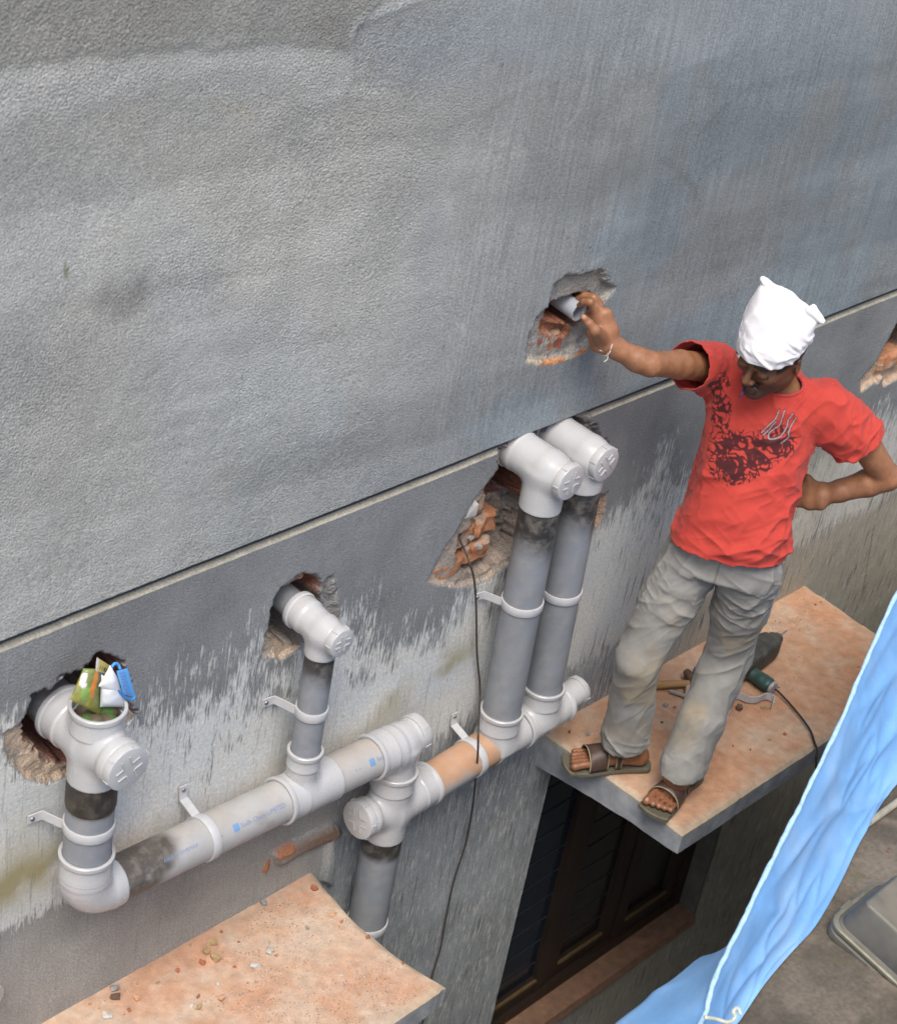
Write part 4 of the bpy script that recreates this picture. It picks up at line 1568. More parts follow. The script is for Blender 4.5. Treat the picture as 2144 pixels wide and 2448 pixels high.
# ---------------------------------------------------------------- blue print on the pipes
def text_on_pipe(par, txt, size, x0, R, zf, phi, m):
    """letters bent round a horizontal pipe; phi = angle from straight towards the lane, upwards"""
    cu = bpy.data.curves.new('txt', 'FONT')
    cu.body = txt
    cu.size = size
    cu.resolution_u = 2
    ob = bpy.data.objects.new('txt', cu)
    scn.collection.objects.link(ob)
    dg_ = bpy.context.evaluated_depsgraph_get()
    me = ob.evaluated_get(dg_).to_mesh()
    V = np.array([v.co for v in me.vertices])
    F = [list(p.vertices) for p in me.polygons]
    ob.evaluated_get(dg_).to_mesh_clear()
    bpy.data.objects.remove(ob)
    a = phi + V[:, 1] / R
    xx = x0 + V[:, 0]
    P = np.stack([xx, PY - np.cos(a) * (R + 0.0006), zf(xx) + np.sin(a) * (R + 0.0006)], 1)
    return mk('pipe_print', P - np.array(par.location), F, m, par, False)


text_on_pipe(pB, 'Sudh-Chem LIMITED', 0.017, -1.452, R110, zB, 0.52, M_PRINT)
text_on_pipe(pB, '- -', 0.022, -1.530, R110, zB, 0.50, M_PRINT)
text_on_pipe(pB, 'ABLE 10 SWRMAX', 0.013, -1.69, R110, zB, 0.62, M_PRINT)
text_on_pipe(pD, 'Sudh', 0.017, -0.983, R110, zB, 0.55, M_PRINT)
text_on_pipe(pD, '- -', 0.022, -1.062, R110, zB, 0.52, M_PRINT)
for par, x0 in ((pB, -1.475), (pD, -1.008)):
    aa = np.linspace(0.46, 0.82, 6)
    V, F = [], []
    for i_, a_ in enumerate(aa):
        for xx in (x0, x0 + 0.018):
            V.append([xx, PY - math.cos(a_) * (R110 + 0.0006), zB(xx) + math.sin(a_) * (R110 + 0.0006)])
    for i_ in range(5):
        F.append([2 * i_, 2 * i_ + 1, 2 * i_ + 3, 2 * i_ + 2])
    mk('pipe_logo', np.array(V) - np.array(par.location), F, M_PRINT2, par, False)

# ---------------------------------------------------------------- dark wire hanging out of the pocket
pts = [onY(1104, 1262, 0.035), onY(1100, 1290, 0.02), onY(1112, 1318, 0.005), onY(1122, 1345, -0.025), onY(1133, 1385, -0.03), onY(1138, 1450, -0.02), onY(1140, 1560, -0.018), onY(1147, 1640, -0.018),
       onY(1146, 1690, -0.05), onY(1143, 1745, -0.155), onY(1142, 1800, -0.155), onY(1136, 1870, -0.10), onY(1128, 1940, -0.03), onY(1112, 2020, -0.015), onY(1084, 2110, -0.015), onY(1065, 2200, -0.015), onY(1052, 2270, -0.015), onY(1034, 2330, -0.015), onY(1015, 2420, -0.015), onY(990, 2560, -0.015)]
o = MB().tube(smooth_line(pts, 6), 0.0030, 8).build('hanging_wire', mat('dark twisted wire', (0.055, 0.045, 0.038), 0.6, var=0.4, vscale=120), None, True)
tag(o, 'thin dark wire hanging from the broken brick pocket down the wall', 'wire')
# ================================================================== PERSON
M_SKIN = mat('skin', attr='Col', rough=0.46, spec=0.45, var=0.18, vscale=45, bump=0.22, bscale=320, bdist=0.001, fine=0.10, fscale=260)
M_SHIRT = mat('red cotton', attr='Col', rough=0.85, spec=0.2, var=0.09, vscale=25, sheen=0.08, bump=0.3, bscale=420, bdist=0.001, fine=0.07, fscale=500)
M_TROU = mat('grey trouser cloth', attr='Col', rough=0.85, spec=0.25, var=0.14, vscale=22, sheen=0.05, bump=0.3, bscale=420, bdist=0.001, fine=0.07, fscale=500)
M_SCARF = mat('white cotton', (0.74, 0.74, 0.78), 0.85, 0.2, var=0.05, vscale=30, sheen=0.05, bump=0.12, bscale=500, bdist=0.0008)
M_LEATH = mat('brown leather', (0.058, 0.034, 0.026), 0.5, 0.5, var=0.3, vscale=60, bump=0.2, bscale=200)
M_TRIM = mat('pale sandal stitching', (0.26, 0.22, 0.14), 0.7)
M_SOLE = mat('olive sandal sole', (0.105, 0.095, 0.065), 0.7, var=0.25, vscale=60)
M_HAIR = mat('black hair', (0.012, 0.010, 0.009), 0.5)

pel = onZ(1742, 1296, 0.875)
shR = onZ(1694, 854, 1.350)
shL = onZ(2000, 957, 1.335)
mid_s = (shR + shL) / 2
lat = nrm((shL - shR) * np.array([1, 1, 0.5]))
fwd = nrm(np.cross(lat, (0, 0, 1)))
up = np.array([0, 0, 1.0])
person = empty('person', (0.03, -0.33, 0.0))
PO = np.array(person.location)
tag(person, 'man in red printed t-shirt, grey trousers and white headscarf reaching into a wall hole', 'person')

elbR = onY(1554, 870, -0.168)
wrR = onY(1446, 822, -0.085)
elbL = onZ(2118, 1142, 1.10)
wrL = onZ(1962, 1186, 1.005)
hipR, hipL = pel - lat * 0.082 - up * 0.03, pel + lat * 0.082 - up * 0.03
kneeR, kneeL = onZ(1526, 1572, 0.455), onZ(1740, 1562, 0.455)
ankR, ankL = onZ(1497, 1772, 0.095), onZ(1620, 1852, 0.095)
neckB = mid_s + up * 0.015 + fwd * 0.005
Hc = onZ(1846, 842, 1.488)

tc_h = nrm((CAM - Hc) * np.array([1, 1, 0]))
il = np.array([-tc_h[1], tc_h[0], 0])          # sideways
if il[1] < 0:
    il = -il
fh_h = nrm(math.cos(0.50) * tc_h + math.sin(0.50) * il)
pit = math.radians(18)
fh = fh_h * math.cos(pit) - up * math.sin(pit)
uh = fh_h * math.sin(pit) + up * math.cos(pit)
roll = math.radians(6)
lh = np.cross(uh, fh)
uh, lh = uh * math.cos(roll) + lh * math.sin(roll), lh * math.cos(roll) - uh * math.sin(roll)

B = SDF((-0.56, -0.82, -0.01), (0.68, 0.09, 1.66), 0.0042)
# trunk and legs
B.chain([pel - up * 0.02, pel + up * 0.12 + fwd * 0.01, mid_s - up * 0.17, mid_s - up * 0.06], [0.088, 0.078, 0.088, 0.080], 0.04, (lat, 1.40))
B.chain([hipR, kneeR, ankR], [0.075, 0.052, 0.037], 0.03)
B.chain([hipL, kneeL, ankL], [0.075, 0.052, 0.037], 0.03)
B.cone(mid_s - up * 0.03, shR - up * 0.030, 0.058, 0.044, 0.03)
B.cone(mid_s - up * 0.03, shL - up * 0.030, 0.058, 0.044, 0.03)
# arms: deltoid, upper arm, elbow, forearm belly, wrist
mr_, ml_ = lerp(elbR, wrR, 0.28), lerp(elbL, wrL, 0.28)
B.chain([shR - up * 0.03, lerp(shR, elbR, 0.5) - up * 0.012, elbR, mr_ - up * 0.004, lerp(elbR, wrR, 0.72), wrR], [0.042, 0.038, 0.0325, 0.0325, 0.0270, 0.0240], 0.012)
B.chain([shL - up * 0.03, lerp(shL, elbL, 0.5), elbL, ml_, lerp(elbL, wrL, 0.72), wrL], [0.044, 0.043, 0.037, 0.0385, 0.031, 0.026], 0.012)
B.ell(elbL + nrm(elbL - wrL) * 0.012, np.eye(3), (0.03, 0.03, 0.03), 0.015)

# --- right hand gripping the thin pipe
pipec = np.array([-0.352, -0.012, 1.520])
kn = onY(1433, 752, -0.058)
hd = nrm(kn - wrR)
cam_d = nrm(CAM - kn)
side = nrm(np.cross(hd, cam_d))
palm_n = nrm(np.cross(hd, side))
B.chain([wrR, lerp(wrR, kn, 0.45), kn], [0.024, 0.0215, 0.019], 0.012, (side, 1.75))
fing = [
    ([onY(1420, 742, -0.055), onY(1410, 722, -0.050), onY(1394, 722, -0.030), onY(1384, 730, -0.012)], [0.0105, 0.0098, 0.0090, 0.0078]),
    ([onY(1428, 738, -0.048), onY(1418, 712, -0.035), onY(1396, 708, -0.008), onY(1380, 715, 0.012)], [0.0107, 0.0100, 0.0092, 0.0080]),
    ([onY(1436, 742, -0.040), onY(1424, 712, -0.020), onY(1396, 704, 0.012), onY(1376, 710, 0.034)], [0.0104, 0.0096, 0.0088, 0.0077]),
    ([onY(1442, 752, -0.034), onY(1432, 722, -0.010), onY(1404, 712, 0.026), onY(1386, 716, 0.048)], [0.0096, 0.0086, 0.0080, 0.0070]),
]
for P, R_ in fing:
    B.cone(lerp(wrR, P[0], 0.55), P[0], 0.012, R_[0], 0.010)
    B.chain(P, R_, 0.004)
thumb = [onY(1436, 806, -0.088), onY(1422, 790, -0.098), onY(1408, 773, -0.085), onY(1394, 758, -0.062)]
B.cone(thumb[0], thumb[1], 0.0140, 0.0122, 0.018)
B.cone(lerp(wrR, thumb[0], 0.3), thumb[1], 0.0150, 0.0120, 0.016)
B.chain(thumb[1:], [0.0122, 0.0110, 0.0088], 0.006)

# --- left hand on the hip, fingers tucked behind
kl = onZ(1906, 1188, 0.985) + fwd * -0.015
hl = nrm(kl - wrL)
sl_ = nrm(np.cross(hl, nrm(CAM - kl)))
B.chain([wrL, lerp(wrL, kl, 0.5), kl], [0.0245, 0.0225, 0.020], 0.012, (sl_, 1.7))
for q in range(4):
    b0 = kl + sl_ * (0.027 - 0.018 * q)
    ln = (0.070, 0.078, 0.072, 0.058)[q]
    p1 = b0 + hl * ln * 0.45 - fwd * 0.012
    p2 = p1 + nrm(hl - fwd * 1.0) * ln * 0.33
    p3 = p2 + nrm(hl * 0.5 - fwd * 1.0) * ln * 0.25
    B.chain([b0, p1, p2, p3], [0.0105, 0.0098, 0.0090, 0.0080], 0.005)
tb = lerp(wrL, kl, 0.35) - sl_ * 0.018
sg = 1.0 if (np.dot(sl_, up) > 0) else -1.0
B.chain([lerp(wrL, kl, 0.25) + sl_ * sg * 0.020, lerp(wrL, kl, 0.62) + sl_ * sg * 0.046, lerp(wrL, kl, 0.95) + sl_ * sg * 0.050 - fwd * 0.02], [0.014, 0.0115, 0.009], 0.006)


# --- head
def hp(f, l, u_):
    return Hc + fh * f + lh * l + uh * u_


HA = np.stack([fh, lh, uh])
B.cone(neckB - up * 0.02, hp(-0.030, 0, -0.055), 0.056, 0.050, 0.03)
B.ell(hp(-0.012, 0, 0.030), HA, (0.096, 0.074, 0.090), 0.02)
B.ell(hp(0.014, 0, -0.030), HA, (0.066, 0.060, 0.072), 0.03)
B.cone(hp(-0.010, 0.045, -0.055), hp(0.052, 0.014, -0.096), 0.020, 0.018, 0.03)
B.cone(hp(-0.010, -0.045, -0.055), hp(0.052, -0.014, -0.096), 0.020, 0.018, 0.03)
B.ell(hp(0.066, 0, -0.096), HA, (0.020, 0.022, 0.018), 0.02)                 # chin
B.cone(hp(0.080, 0.034, 0.016), hp(0.084, 0.010, 0.016), 0.009, 0.009, 0.016)  # brow
B.cone(hp(0.080, -0.034, 0.016), hp(0.084, -0.010, 0.016), 0.009, 0.009, 0.016)
B.ell(hp(0.062, 0.040, -0.022), HA, (0.022, 0.018, 0.014), 0.02)               # cheekbones
B.ell(hp(0.062, -0.040, -0.022), HA, (0.022, 0.018, 0.014), 0.02)
B.cone(hp(0.084, 0, 0.008), hp(0.108, 0, -0.030), 0.0080, 0.0105, 0.008)       # nose
B.ell(hp(0.096, 0.013, -0.035), HA, (0.012, 0.008, 0.008), 0.006)
B.ell(hp(0.096, -0.013, -0.035), HA, (0.012, 0.008, 0.008), 0.006)
for s_ in (1, -1):
    B.ell(hp(0.082, s_ * 0.031, -0.003), HA, (0.013, 0.016, 0.009), 0.006)     # lids, eyes cast down
    B.ell(hp(-0.012, s_ * 0.075, -0.008), np.stack([nrm(fh * 0.9 + lh * s_ * 0.4), nrm(lh * 0.9 - fh * s_ * 0.4), uh]), (0.019, 0.007, 0.031), 0.006)   # ears
    B.ell(hp(-0.006, s_ * 0.082, -0.004), np.stack([fh, lh, uh]), (0.009, 0.006, 0.018), 0.004, 'sub')
B.cone(hp(0.084, 0.018, -0.062), hp(0.084, -0.018, -0.062), 0.0085, 0.0085, 0.008)   # lips
B.cone(hp(0.084, 0.013, -0.074), hp(0.084, -0.013, -0.074), 0.0085, 0.0085, 0.006)

# --- feet
fdR = nrm(onZ(1380, 1818, 0.0) - onZ(1556, 1815, 0.0))
fdL = nrm(onZ(1577, 1920, 0.0) - onZ(1652, 1850, 0.0))
toeR, toeL = onZ(1392, 1812, 0.035), onZ(1582, 1912, 0.035)
FEET = []
for toe, fd, ank, big_side in ((toeR, fdR, ankR, -1), (toeL, fdL, ankL, -1)):
    fd = nrm(fd * np.array([1, 1, 0]))
    lf = np.cross(up, fd)                     # towards that foot's left
    base = toe.copy()
    base[2] = 0.0
    heel = base - fd * 0.205
    FEET.append((base, fd, lf, heel))
for (base, fd, lf, heel), ank, inner in zip(FEET, (ankR, ankL), (1, -1)):
    zt = up * 0.042
    B.cone(heel + fd * 0.025 + up * 0.044, base - fd * 0.050 + up * 0.038, 0.027, 0.022, 0.02, (lf, 1.35))
    B.cone(ank, base - fd * 0.065 + up * 0.046, 0.036, 0.024, 0.03)
    B.cone(ank, heel + fd * 0.03 + up * 0.045, 0.034, 0.027, 0.02)
    for q in range(5):
        off = inner * (0.033 - 0.0172 * q - (0.004 if q else 0))
        ln = (0.018, 0.016, 0.008, 0.000, -0.010)[q]
        r_ = (0.0122, 0.0084, 0.0080, 0.0078, 0.0075)[q]
        a_ = base - fd * 0.040 + lf * off * 0.95 + up * (0.038 - 0.002 * q)
        b_ = base + fd * (0.022 + ln * 0.6) + lf * off + up * 0.029
        B.chain([a_, lerp(a_, b_, 0.6) + up * 0.003, b_], [r_ * 1.1, r_ * 0.95, r_ * 1.08], 0.001)

V, Q = B.mesh()
V = relax(V, Q, 1, 0.35)
# skin colour: darker stubble, moustache, knuckles; paler nails
n_ = fb3(V * 40, 3, 3)
skin = np.array([0.265, 0.122, 0.062])
C = skin[None] * (0.80 + 0.40 * n_)[:, None]
lv = V - Hc
lf_, ll_, lu_ = lv @ fh, lv @ lh, lv @ uh
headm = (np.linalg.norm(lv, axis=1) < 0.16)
face = skin * np.array([0.52, 0.49, 0.50])  # face skin darkened for the shade of the bowed head
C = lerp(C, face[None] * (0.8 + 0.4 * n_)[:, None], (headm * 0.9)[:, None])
st = headm * sst(0.0, 0.02, -lu_ - 0.045) * sst(-0.02, 0.02, lf_)
C = lerp(C, np.array([[0.045, 0.028, 0.020]]), (st * 0.75)[:, None])
mou = headm * (np.abs(lu_ + 0.050) < 0.0085) * (np.abs(ll_) < 0.030) * (lf_ > 0.07)
C = lerp(C, np.array([[0.010, 0.008, 0.007]]), (mou * 0.95)[:, None])
lipc = headm * (np.abs(lu_ + 0.068) < 0.009) * (np.abs(ll_) < 0.020) * (lf_ > 0.08)
C = lerp(C, np.array([[0.11, 0.045, 0.038]]), (lipc * 0.7)[:, None])
for s_ in (1, -1):
    br = headm * (np.abs(lu_ - 0.020 - 0.1 * np.abs(ll_ - s_ * 0.028)) < 0.006) * (np.abs(ll_ - s_ * 0.027) < 0.021) * (lf_ > 0.06)
    C = lerp(C, np.array([[0.012, 0.010, 0.009]]), (br * 0.9)[:, None])
    ey = headm * (np.abs(lu_ + 0.008) < 0.0028) * (np.abs(ll_ - s_ * 0.031) < 0.016) * (lf_ > 0.06)
    C = lerp(C, np.array([[0.012, 0.010, 0.009]]), (ey * 0.9)[:, None])
hairz = headm * (sst(0.0, 0.012, lu_ + 0.25 * lf_ - 0.002 + 0.01 * (n_ - 0.5)) * (lf_ < 0.055) + sst(0.015, 0.03, -lf_ - 0.02 + 0 * lu_) * (lu_ > -0.075)) * (np.abs(ll_) < 0.078)
C = lerp(C, np.array([[0.014, 0.012, 0.011]]), np.clip(hairz, 0, 0.95)[:, None])
nt_ = thumb[-1] + nrm(CAM - thumb[-1]) * 0.008
C = lerp(C, np.array([[0.42, 0.25, 0.19]]), (0.8 * (1 - sst(0.005, 0.008, np.linalg.norm(V - nt_, axis=1))))[:, None])
for (base, fd, lf, heel), inner in zip(FEET, (1, -1)):
    C = lerp(C, (skin * np.array([0.78, 0.72, 0.70]))[None] * (0.75 + 0.5 * n_)[:, None], ((V[:, 2] < 0.09) * 0.9)[:, None])
    for q in range(5):
        off = inner * (0.033 - 0.0172 * q - (0.004 if q else 0))
        ln = (0.018, 0.016, 0.008, 0.000, -0.010)[q]
        b_ = base + fd * (0.026 + ln * 0.6) + lf * off + up * 0.040
        C = lerp(C, np.array([[0.40, 0.25, 0.19]]), (0.7 * (1 - sst(0.0035, 0.0062, np.linalg.norm((V - b_) * np.array([1, 1, 0.7]), axis=1))))[:, None])
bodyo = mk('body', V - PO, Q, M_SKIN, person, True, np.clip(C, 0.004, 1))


# --- t-shirt
def fold(P, d, ss, sl2, amp, seed):
    e1, e2, e3 = frame(d)
    q = np.stack([P @ e1 * ss, P @ e2 * ss, P @ e3 * sl2], 1)
    n = vn3(q, seed)
    r = 1 - np.abs(2 * n - 1)
    return amp * (r * r * r)


tax = nrm(mid_s - pel)
c_sh = mid_s


def at_t(t):
    return lerp(pel, mid_s, t)


SB = SDF((-0.24, -0.76, 0.70), (0.56, 0.02, 1.48), 0.0052)
c0 = at_t(-0.12)
SB.loft([(at_t(-0.16) + fwd * 0.012, lat, 0.160, 0.120), (at_t(0.0) + fwd * 0.012, lat, 0.152, 0.115), (at_t(0.22) + fwd * 0.016, lat, 0.136, 0.108), (at_t(0.45) + fwd * 0.012, lat, 0.133, 0.104),
         (at_t(0.70), lat, 0.145, 0.106), (at_t(0.86), lat, 0.152, 0.098), (at_t(0.96), lat, 0.140, 0.080), (at_t(1.02), lat, 0.105, 0.066), (at_t(1.055), lat, 0.070, 0.058)], 0.0)
slR = lerp(shR, elbR, 0.36)
slL = lerp(shL, elbL, 0.50)
aR, aL = nrm(elbR - shR), nrm(elbL - shL)
SB.cone(shR - lat * -0.025 - up * 0.030, slR + aR * 0.03 - up * 0.012, 0.066, 0.063, 0.035)
SB.cone(shL + lat * -0.025 - up * 0.032, slL + aL * 0.03 - up * 0.004, 0.072, 0.068, 0.035)
hemn = nrm(tax + lat * -0.05 + fwd * 0.10)
hem0 = at_t(0.005) + fwd * 0.1
V, Q = None, None
Xg, Yg, Zg = np.meshgrid(*SB.ax, indexing='ij')


def plane_cut(o, n, near=None, rad=None):
    """remove everything on the + side of a plane, inside a ball if given"""
    d = (Xg - o[0]) * n[0] + (Yg - o[1]) * n[1] + (Zg - o[2]) * n[2]
    if near is not None:
        k = (Xg - near[0]) ** 2 + (Yg - near[1]) ** 2 + (Zg - near[2]) ** 2 < rad ** 2
        SB.D[k] = np.maximum(SB.D[k], d[k])
    else:
        np.maximum(SB.D, d, out=SB.D)


plane_cut(hem0, -hemn)
plane_cut(slR, aR, slR + aR * 0.02, 0.125)
plane_cut(slL, aL, slL + aL * 0.02, 0.125)
# neck hole: slanted plane, lower at the front
nko = neckB + up * 0.030
nkn = nrm(up + fwd * 0.55)
plane_cut(nko, nkn, nko, 0.100)
V, Q = SB.mesh()
V = relax(V, Q, 2, 0.5)
fc = V[Q].mean(1)
bad = np.abs((fc - hem0) @ hemn) < 0.0042
bad |= (np.abs((fc - slR) @ aR) < 0.0042) & (np.linalg.norm(fc - slR, axis=1) < 0.11)
bad |= (np.abs((fc - slL) @ aL) < 0.0042) & (np.linalg.norm(fc - slL, axis=1) < 0.11)
bad |= (np.abs((fc - nko) @ nkn) < 0.0042) & (np.linalg.norm(fc - nko, axis=1) < 0.12)
V, Q, _u = drop_faces(V, Q, bad)
V, Q = subdiv(V, Q)
V = relax(V, Q, 2, 0.5)
V, bnd = smooth_edge(V, Q, 14)
N = vnormals(V, Q)
tt = (V - pel) @ tax / np.linalg.norm(mid_s - pel)
la = (V - at_t(0.5)) @ lat
ff = (V - at_t(0.5)) @ fwd
dsp = np.zeros(len(V))
lower = sst(0.75, 0.35, tt)
dsp += fold(V, nrm(lat * 1.0 + up * 0.55), 17, 3.2, 0.016, 2) * lower
dsp += fold(V, nrm(lat * 0.6 + up * 0.9), 24, 4.0, 0.010, 5) * sst(0.15, 0.6, 1 - np.abs(tt - 0.5)) * sst(0.0, 0.06, la + 0.04)
dsp += fold(V, nrm(lat * 1.0 - up * 0.25), 26, 4.0, 0.010, 9) * sst(0.35, 0.05, tt) * sst(-0.12, 0.02, la)
dR = np.linalg.norm(V - (shR - up * 0.05), axis=1)
dsp += fold(V, nrm(up * 1.0 + lat * 0.35), 34, 5.0, 0.010, 12) * sst(0.22, 0.06, dR)
dL = np.linalg.norm(V - slL, axis=1)
dsp += fold(V, nrm(aL * 0.4 + fwd * 0.9 + lat * 0.2), 30, 5.0, 0.009, 15) * sst(0.20, 0.08, dL)
dsp += 0.006 * (fb3(V * 7, 22, 3) - 0.5)
dsp += fold(V, nrm(lat * 0.9 + up * 0.5), 40, 5.0, 0.0030, 24) * sst(0.85, 0.55, tt)
dsp += fold(V, nrm(lat * 0.3 + up * 1.0), 44, 6.0, 0.0020, 26) * sst(0.45, 0.7, tt)
dsp += fold(V, nrm(fwd * 0.2 + up * 0.5 - lat * 0.8), 46, 6.0, 0.0014, 28)
hd_ = np.abs((V - hem0) @ hemn)
dsp *= 0.25 + 0.75 * sst(0.004, 0.035, hd_)
dsp += 0.006 * np.exp(-(hd_ / 0.012) ** 2)
V = V + N * dsp[:, None]
V = relax(V, Q, 2, 0.5)
N = vnormals(V, Q)
# the print
red = np.array([0.425, 0.048, 0.036])
C = np.repeat(red[None], len(V), 0) * (0.93 + 0.14 * fb3(V * 9, 30, 3))[:, None]
ch = at_t(0.62) + fwd * 0.11


def chest(pts):
    r = np.array([onPlane(a, b, ch, fwd) - ch for a, b in pts])
    return np.stack([r @ lat, r @ up], 1)


uv = np.stack([(V - ch) @ lat, (V - ch) @ up], 1)
front = (N @ fwd > 0.05) & (((V - at_t(0.5)) @ fwd) > 0)
wuv = uv + 0.020 * np.stack([vn2(uv[:, 0] * 45, uv[:, 1] * 45, 41) - 0.5, vn2(uv[:, 0] * 45, uv[:, 1] * 45, 42) - 0.5], 1)
ptn = np.maximum(np.abs(np.sin(wuv[:, 0] * 165 + 9 * vn2(wuv[:, 0] * 30, wuv[:, 1] * 30, 44))), np.abs(np.sin(wuv[:, 1] * 190 + 8 * vn2(wuv[:, 0] * 26, wuv[:, 1] * 26, 45))))
leaf = vn2(wuv[:, 0] * 85, wuv[:, 1] * 85, 46)
ink = np.zeros(len(V))
for poly, dens in (([(1688, 935), (1712, 915), (1728, 950), (1738, 990), (1728, 1045), (1700, 1045), (1690, 990)], 0.55),
                   ([(1690, 1050), (1740, 1038), (1800, 1040), (1862, 1030), (1900, 1062), (1893, 1086), (1840, 1115), (1795, 1138), (1745, 1145), (1708, 1130), (1692, 1095)], 0.60)):
    q = chest(poly)
    sdp = poly_sd(uv, q)
    dn = 1 - sst(-0.035, 0.008, sdp)
    rdg = np.maximum(1 - np.abs(2 * vn2(wuv[:, 0] * 60, wuv[:, 1] * 74, 47) - 1), 0.97 * (1 - np.abs(2 * vn2(wuv[:, 0] * 96, wuv[:, 1] * 90, 48) - 1)))
    m_ = sst(0.0, 0.10, rdg - 0.83 + 0.26 * dn)
    ink = np.maximum(ink, m_ * (sdp < 0.006))
C = lerp(C, np.array([[0.034, 0.011, 0.014]]), (ink * front * 0.92)[:, None])
cs = lambda L_: [(1640 + a / 3.556, 860 + b / 3.556) for a, b in L_]
for L_ in ([(765, 480), (740, 540), (680, 590), (630, 640)], [(745, 560), (690, 620), (645, 655)], [(810, 490), (790, 550), (770, 600), (700, 640), (690, 680), (730, 695), (790, 680), (830, 620), (840, 570), (880, 520)],
           [(905, 555), (870, 610), (850, 660), (850, 700), (790, 740)]):
    d_ = line_d(uv, smooth_line(chest(cs(L_)), 6))
    C = lerp(C, np.array([[0.06, 0.015, 0.02]]), (front * 0.7 * (1 - sst(0.0028, 0.005, d_)))[:, None])
    C = lerp(C, np.array([[0.40, 0.37, 0.39]]), (front * 0.65 * (1 - sst(0.0009, 0.0022, d_)))[:, None])
sh = mk('t_shirt', V - PO, Q, M_SHIRT, person, True, np.clip(C, 0.005, 1))
md = sh.modifiers.new('thick', 'SOLIDIFY')
md.thickness = 0.003
md.offset = -1
# collar rib along the real neck opening
nb_ = bnd[(np.linalg.norm(V[bnd] - nko, axis=1) < 0.13) & (np.abs((V[bnd] - nko) @ nkn) < 0.03)]
pb = V[nb_]
cen = pb.mean(0)
e2 = nrm(np.cross(nkn, lat))
th = np.arctan2((pb - cen) @ e2, (pb - cen) @ lat)
od = np.argsort(th)
pb, th = pb[od], th[od]
ta = np.linspace(-np.pi, np.pi, 49)
pts = np.stack([np.interp(ta, np.r_[th - 2 * np.pi, th, th + 2 * np.pi], np.tile(pb[:, k], 3)) for k in range(3)], 1)
for _ in range(3):
    pts[:-1] = (np.roll(pts[:-1], 1, 0) + pts[:-1] * 2 + np.roll(pts[:-1], -1, 0)) / 4
pts[-1] = pts[0]
MB().tube(pts - PO, 0.0048, 8).build('collar', mat('red rib collar', (0.42, 0.028, 0.027), 0.85, sheen=0.2), sh, True)

# --- trousers
T = SDF((-0.34, -0.74, 0.0), (0.44, 0.02, 0.92), 0.0054)
T.loft([(pel - up * 0.075, lat, 0.142, 0.104), (pel - up * 0.02, lat, 0.144, 0.106), (pel + up * 0.05, lat, 0.134, 0.098)], 0.0)
T.chain([hipR - up * 0.03, lerp(hipR, kneeR, 0.5), kneeR + fwd * 0.012], [0.086, 0.074, 0.062], 0.022)
T.chain([hipL - up * 0.03, lerp(hipL, kneeL, 0.5), kneeL + fwd * 0.012], [0.086, 0.074, 0.063], 0.022)
loR, loL = ankR - up * 0.09, ankL - up * 0.09
T.chain([kneeR + fwd * 0.012, lerp(kneeR, ankR, 0.55) - fwd * 0.004, loR + fwd * 0.012], [0.062, 0.066, 0.074], 0.02)
T.chain([kneeL + fwd * 0.012, lerp(kneeL, ankL, 0.55) - fwd * 0.004, loL + fwd * 0.012], [0.063, 0.067, 0.076], 0.02)
Xg, Yg, Zg = np.meshgrid(*T.ax, indexing='ij')
SB = T
cutR = np.array([ankR[0], ankR[1], 0.098])
cutL = np.array([ankL[0], ankL[1], 0.105])
nR_, nL_ = -nrm(up + fdR * 0.16), -nrm(up + fdL * 0.20)
plane_cut(cutR, nR_, np.array([ankR[0], ankR[1], 0.0]), 0.14)
plane_cut(cutL, nL_, np.array([ankL[0], ankL[1], 0.0]), 0.14)
plane_cut(np.array([0, 0, 0.036]), -up)
V, Q = T.mesh()
V = relax(V, Q, 2, 0.5)
fc = V[Q].mean(1)
bad = ((np.abs((fc - cutR) @ nR_) < 0.0045) & (np.linalg.norm(fc - cutR, axis=1) < 0.13)) | ((np.abs((fc - cutL) @ nL_) < 0.0045) & (np.linalg.norm(fc - cutL, axis=1) < 0.13)) | (fc[:, 2] < 0.040)
V, Q, _u = drop_faces(V, Q, bad)
V, Q = subdiv(V, Q)
V = relax(V, Q, 2, 0.5)
V, _b = smooth_edge(V, Q, 12)
N = vnormals(V, Q)
zz = V[:, 2]
dRl = line_d(V, [hipR, kneeR, ankR])
dLl = line_d(V, [hipL, kneeL, ankL])
isR = dRl < dLl
legd = np.where(isR[:, None], nrm(kneeR - hipR)[None], nrm(kneeL - hipL)[None])
dsp = np.zeros(len(V))
crotch = pel - up * 0.11 + fwd * 0.08
rc = np.linalg.norm(V - crotch, axis=1)
dsp += fold(V, nrm(lat * 0.9 - up * 0.25), 26, 4.5, 0.011, 51) * sst(0.24, 0.05, rc)
dsp += fold(V, nrm(lat * 0.7 + up * 0.4), 28, 4.5, 0.007, 52) * sst(0.5, 0.62, zz) * sst(0.86, 0.74, zz)
dsp += fold(V, nrm(lat * 0.8 + up * 0.65), 26, 4.2, 0.009, 54) * np.exp(-((zz - 0.44) / 0.11) ** 2)
dsp += fold(V, nrm(lat * 0.8 - up * 0.55), 26, 4.5, 0.011, 56) * sst(0.26, 0.10, zz)
dsp += fold(V, nrm(up + lat * 0.25), 18, 2.4, 0.009, 58) * sst(0.08, 0.3, zz)
dsp += 0.008 * (fb3(V * 6, 61, 3) - 0.5)
dsp += fold(V, nrm(lat * 0.8 - up * 0.4), 42, 5.0, 0.0034, 67) * sst(0.5, 0.7, zz)
dsp += fold(V, nrm(lat * 0.6 + up * 0.7), 36, 5.0, 0.0022, 68)
dsp += fold(V, nrm(lat * 0.9 - up * 0.2), 44, 6.0, 0.0040, 69) * sst(0.24, 0.12, zz)
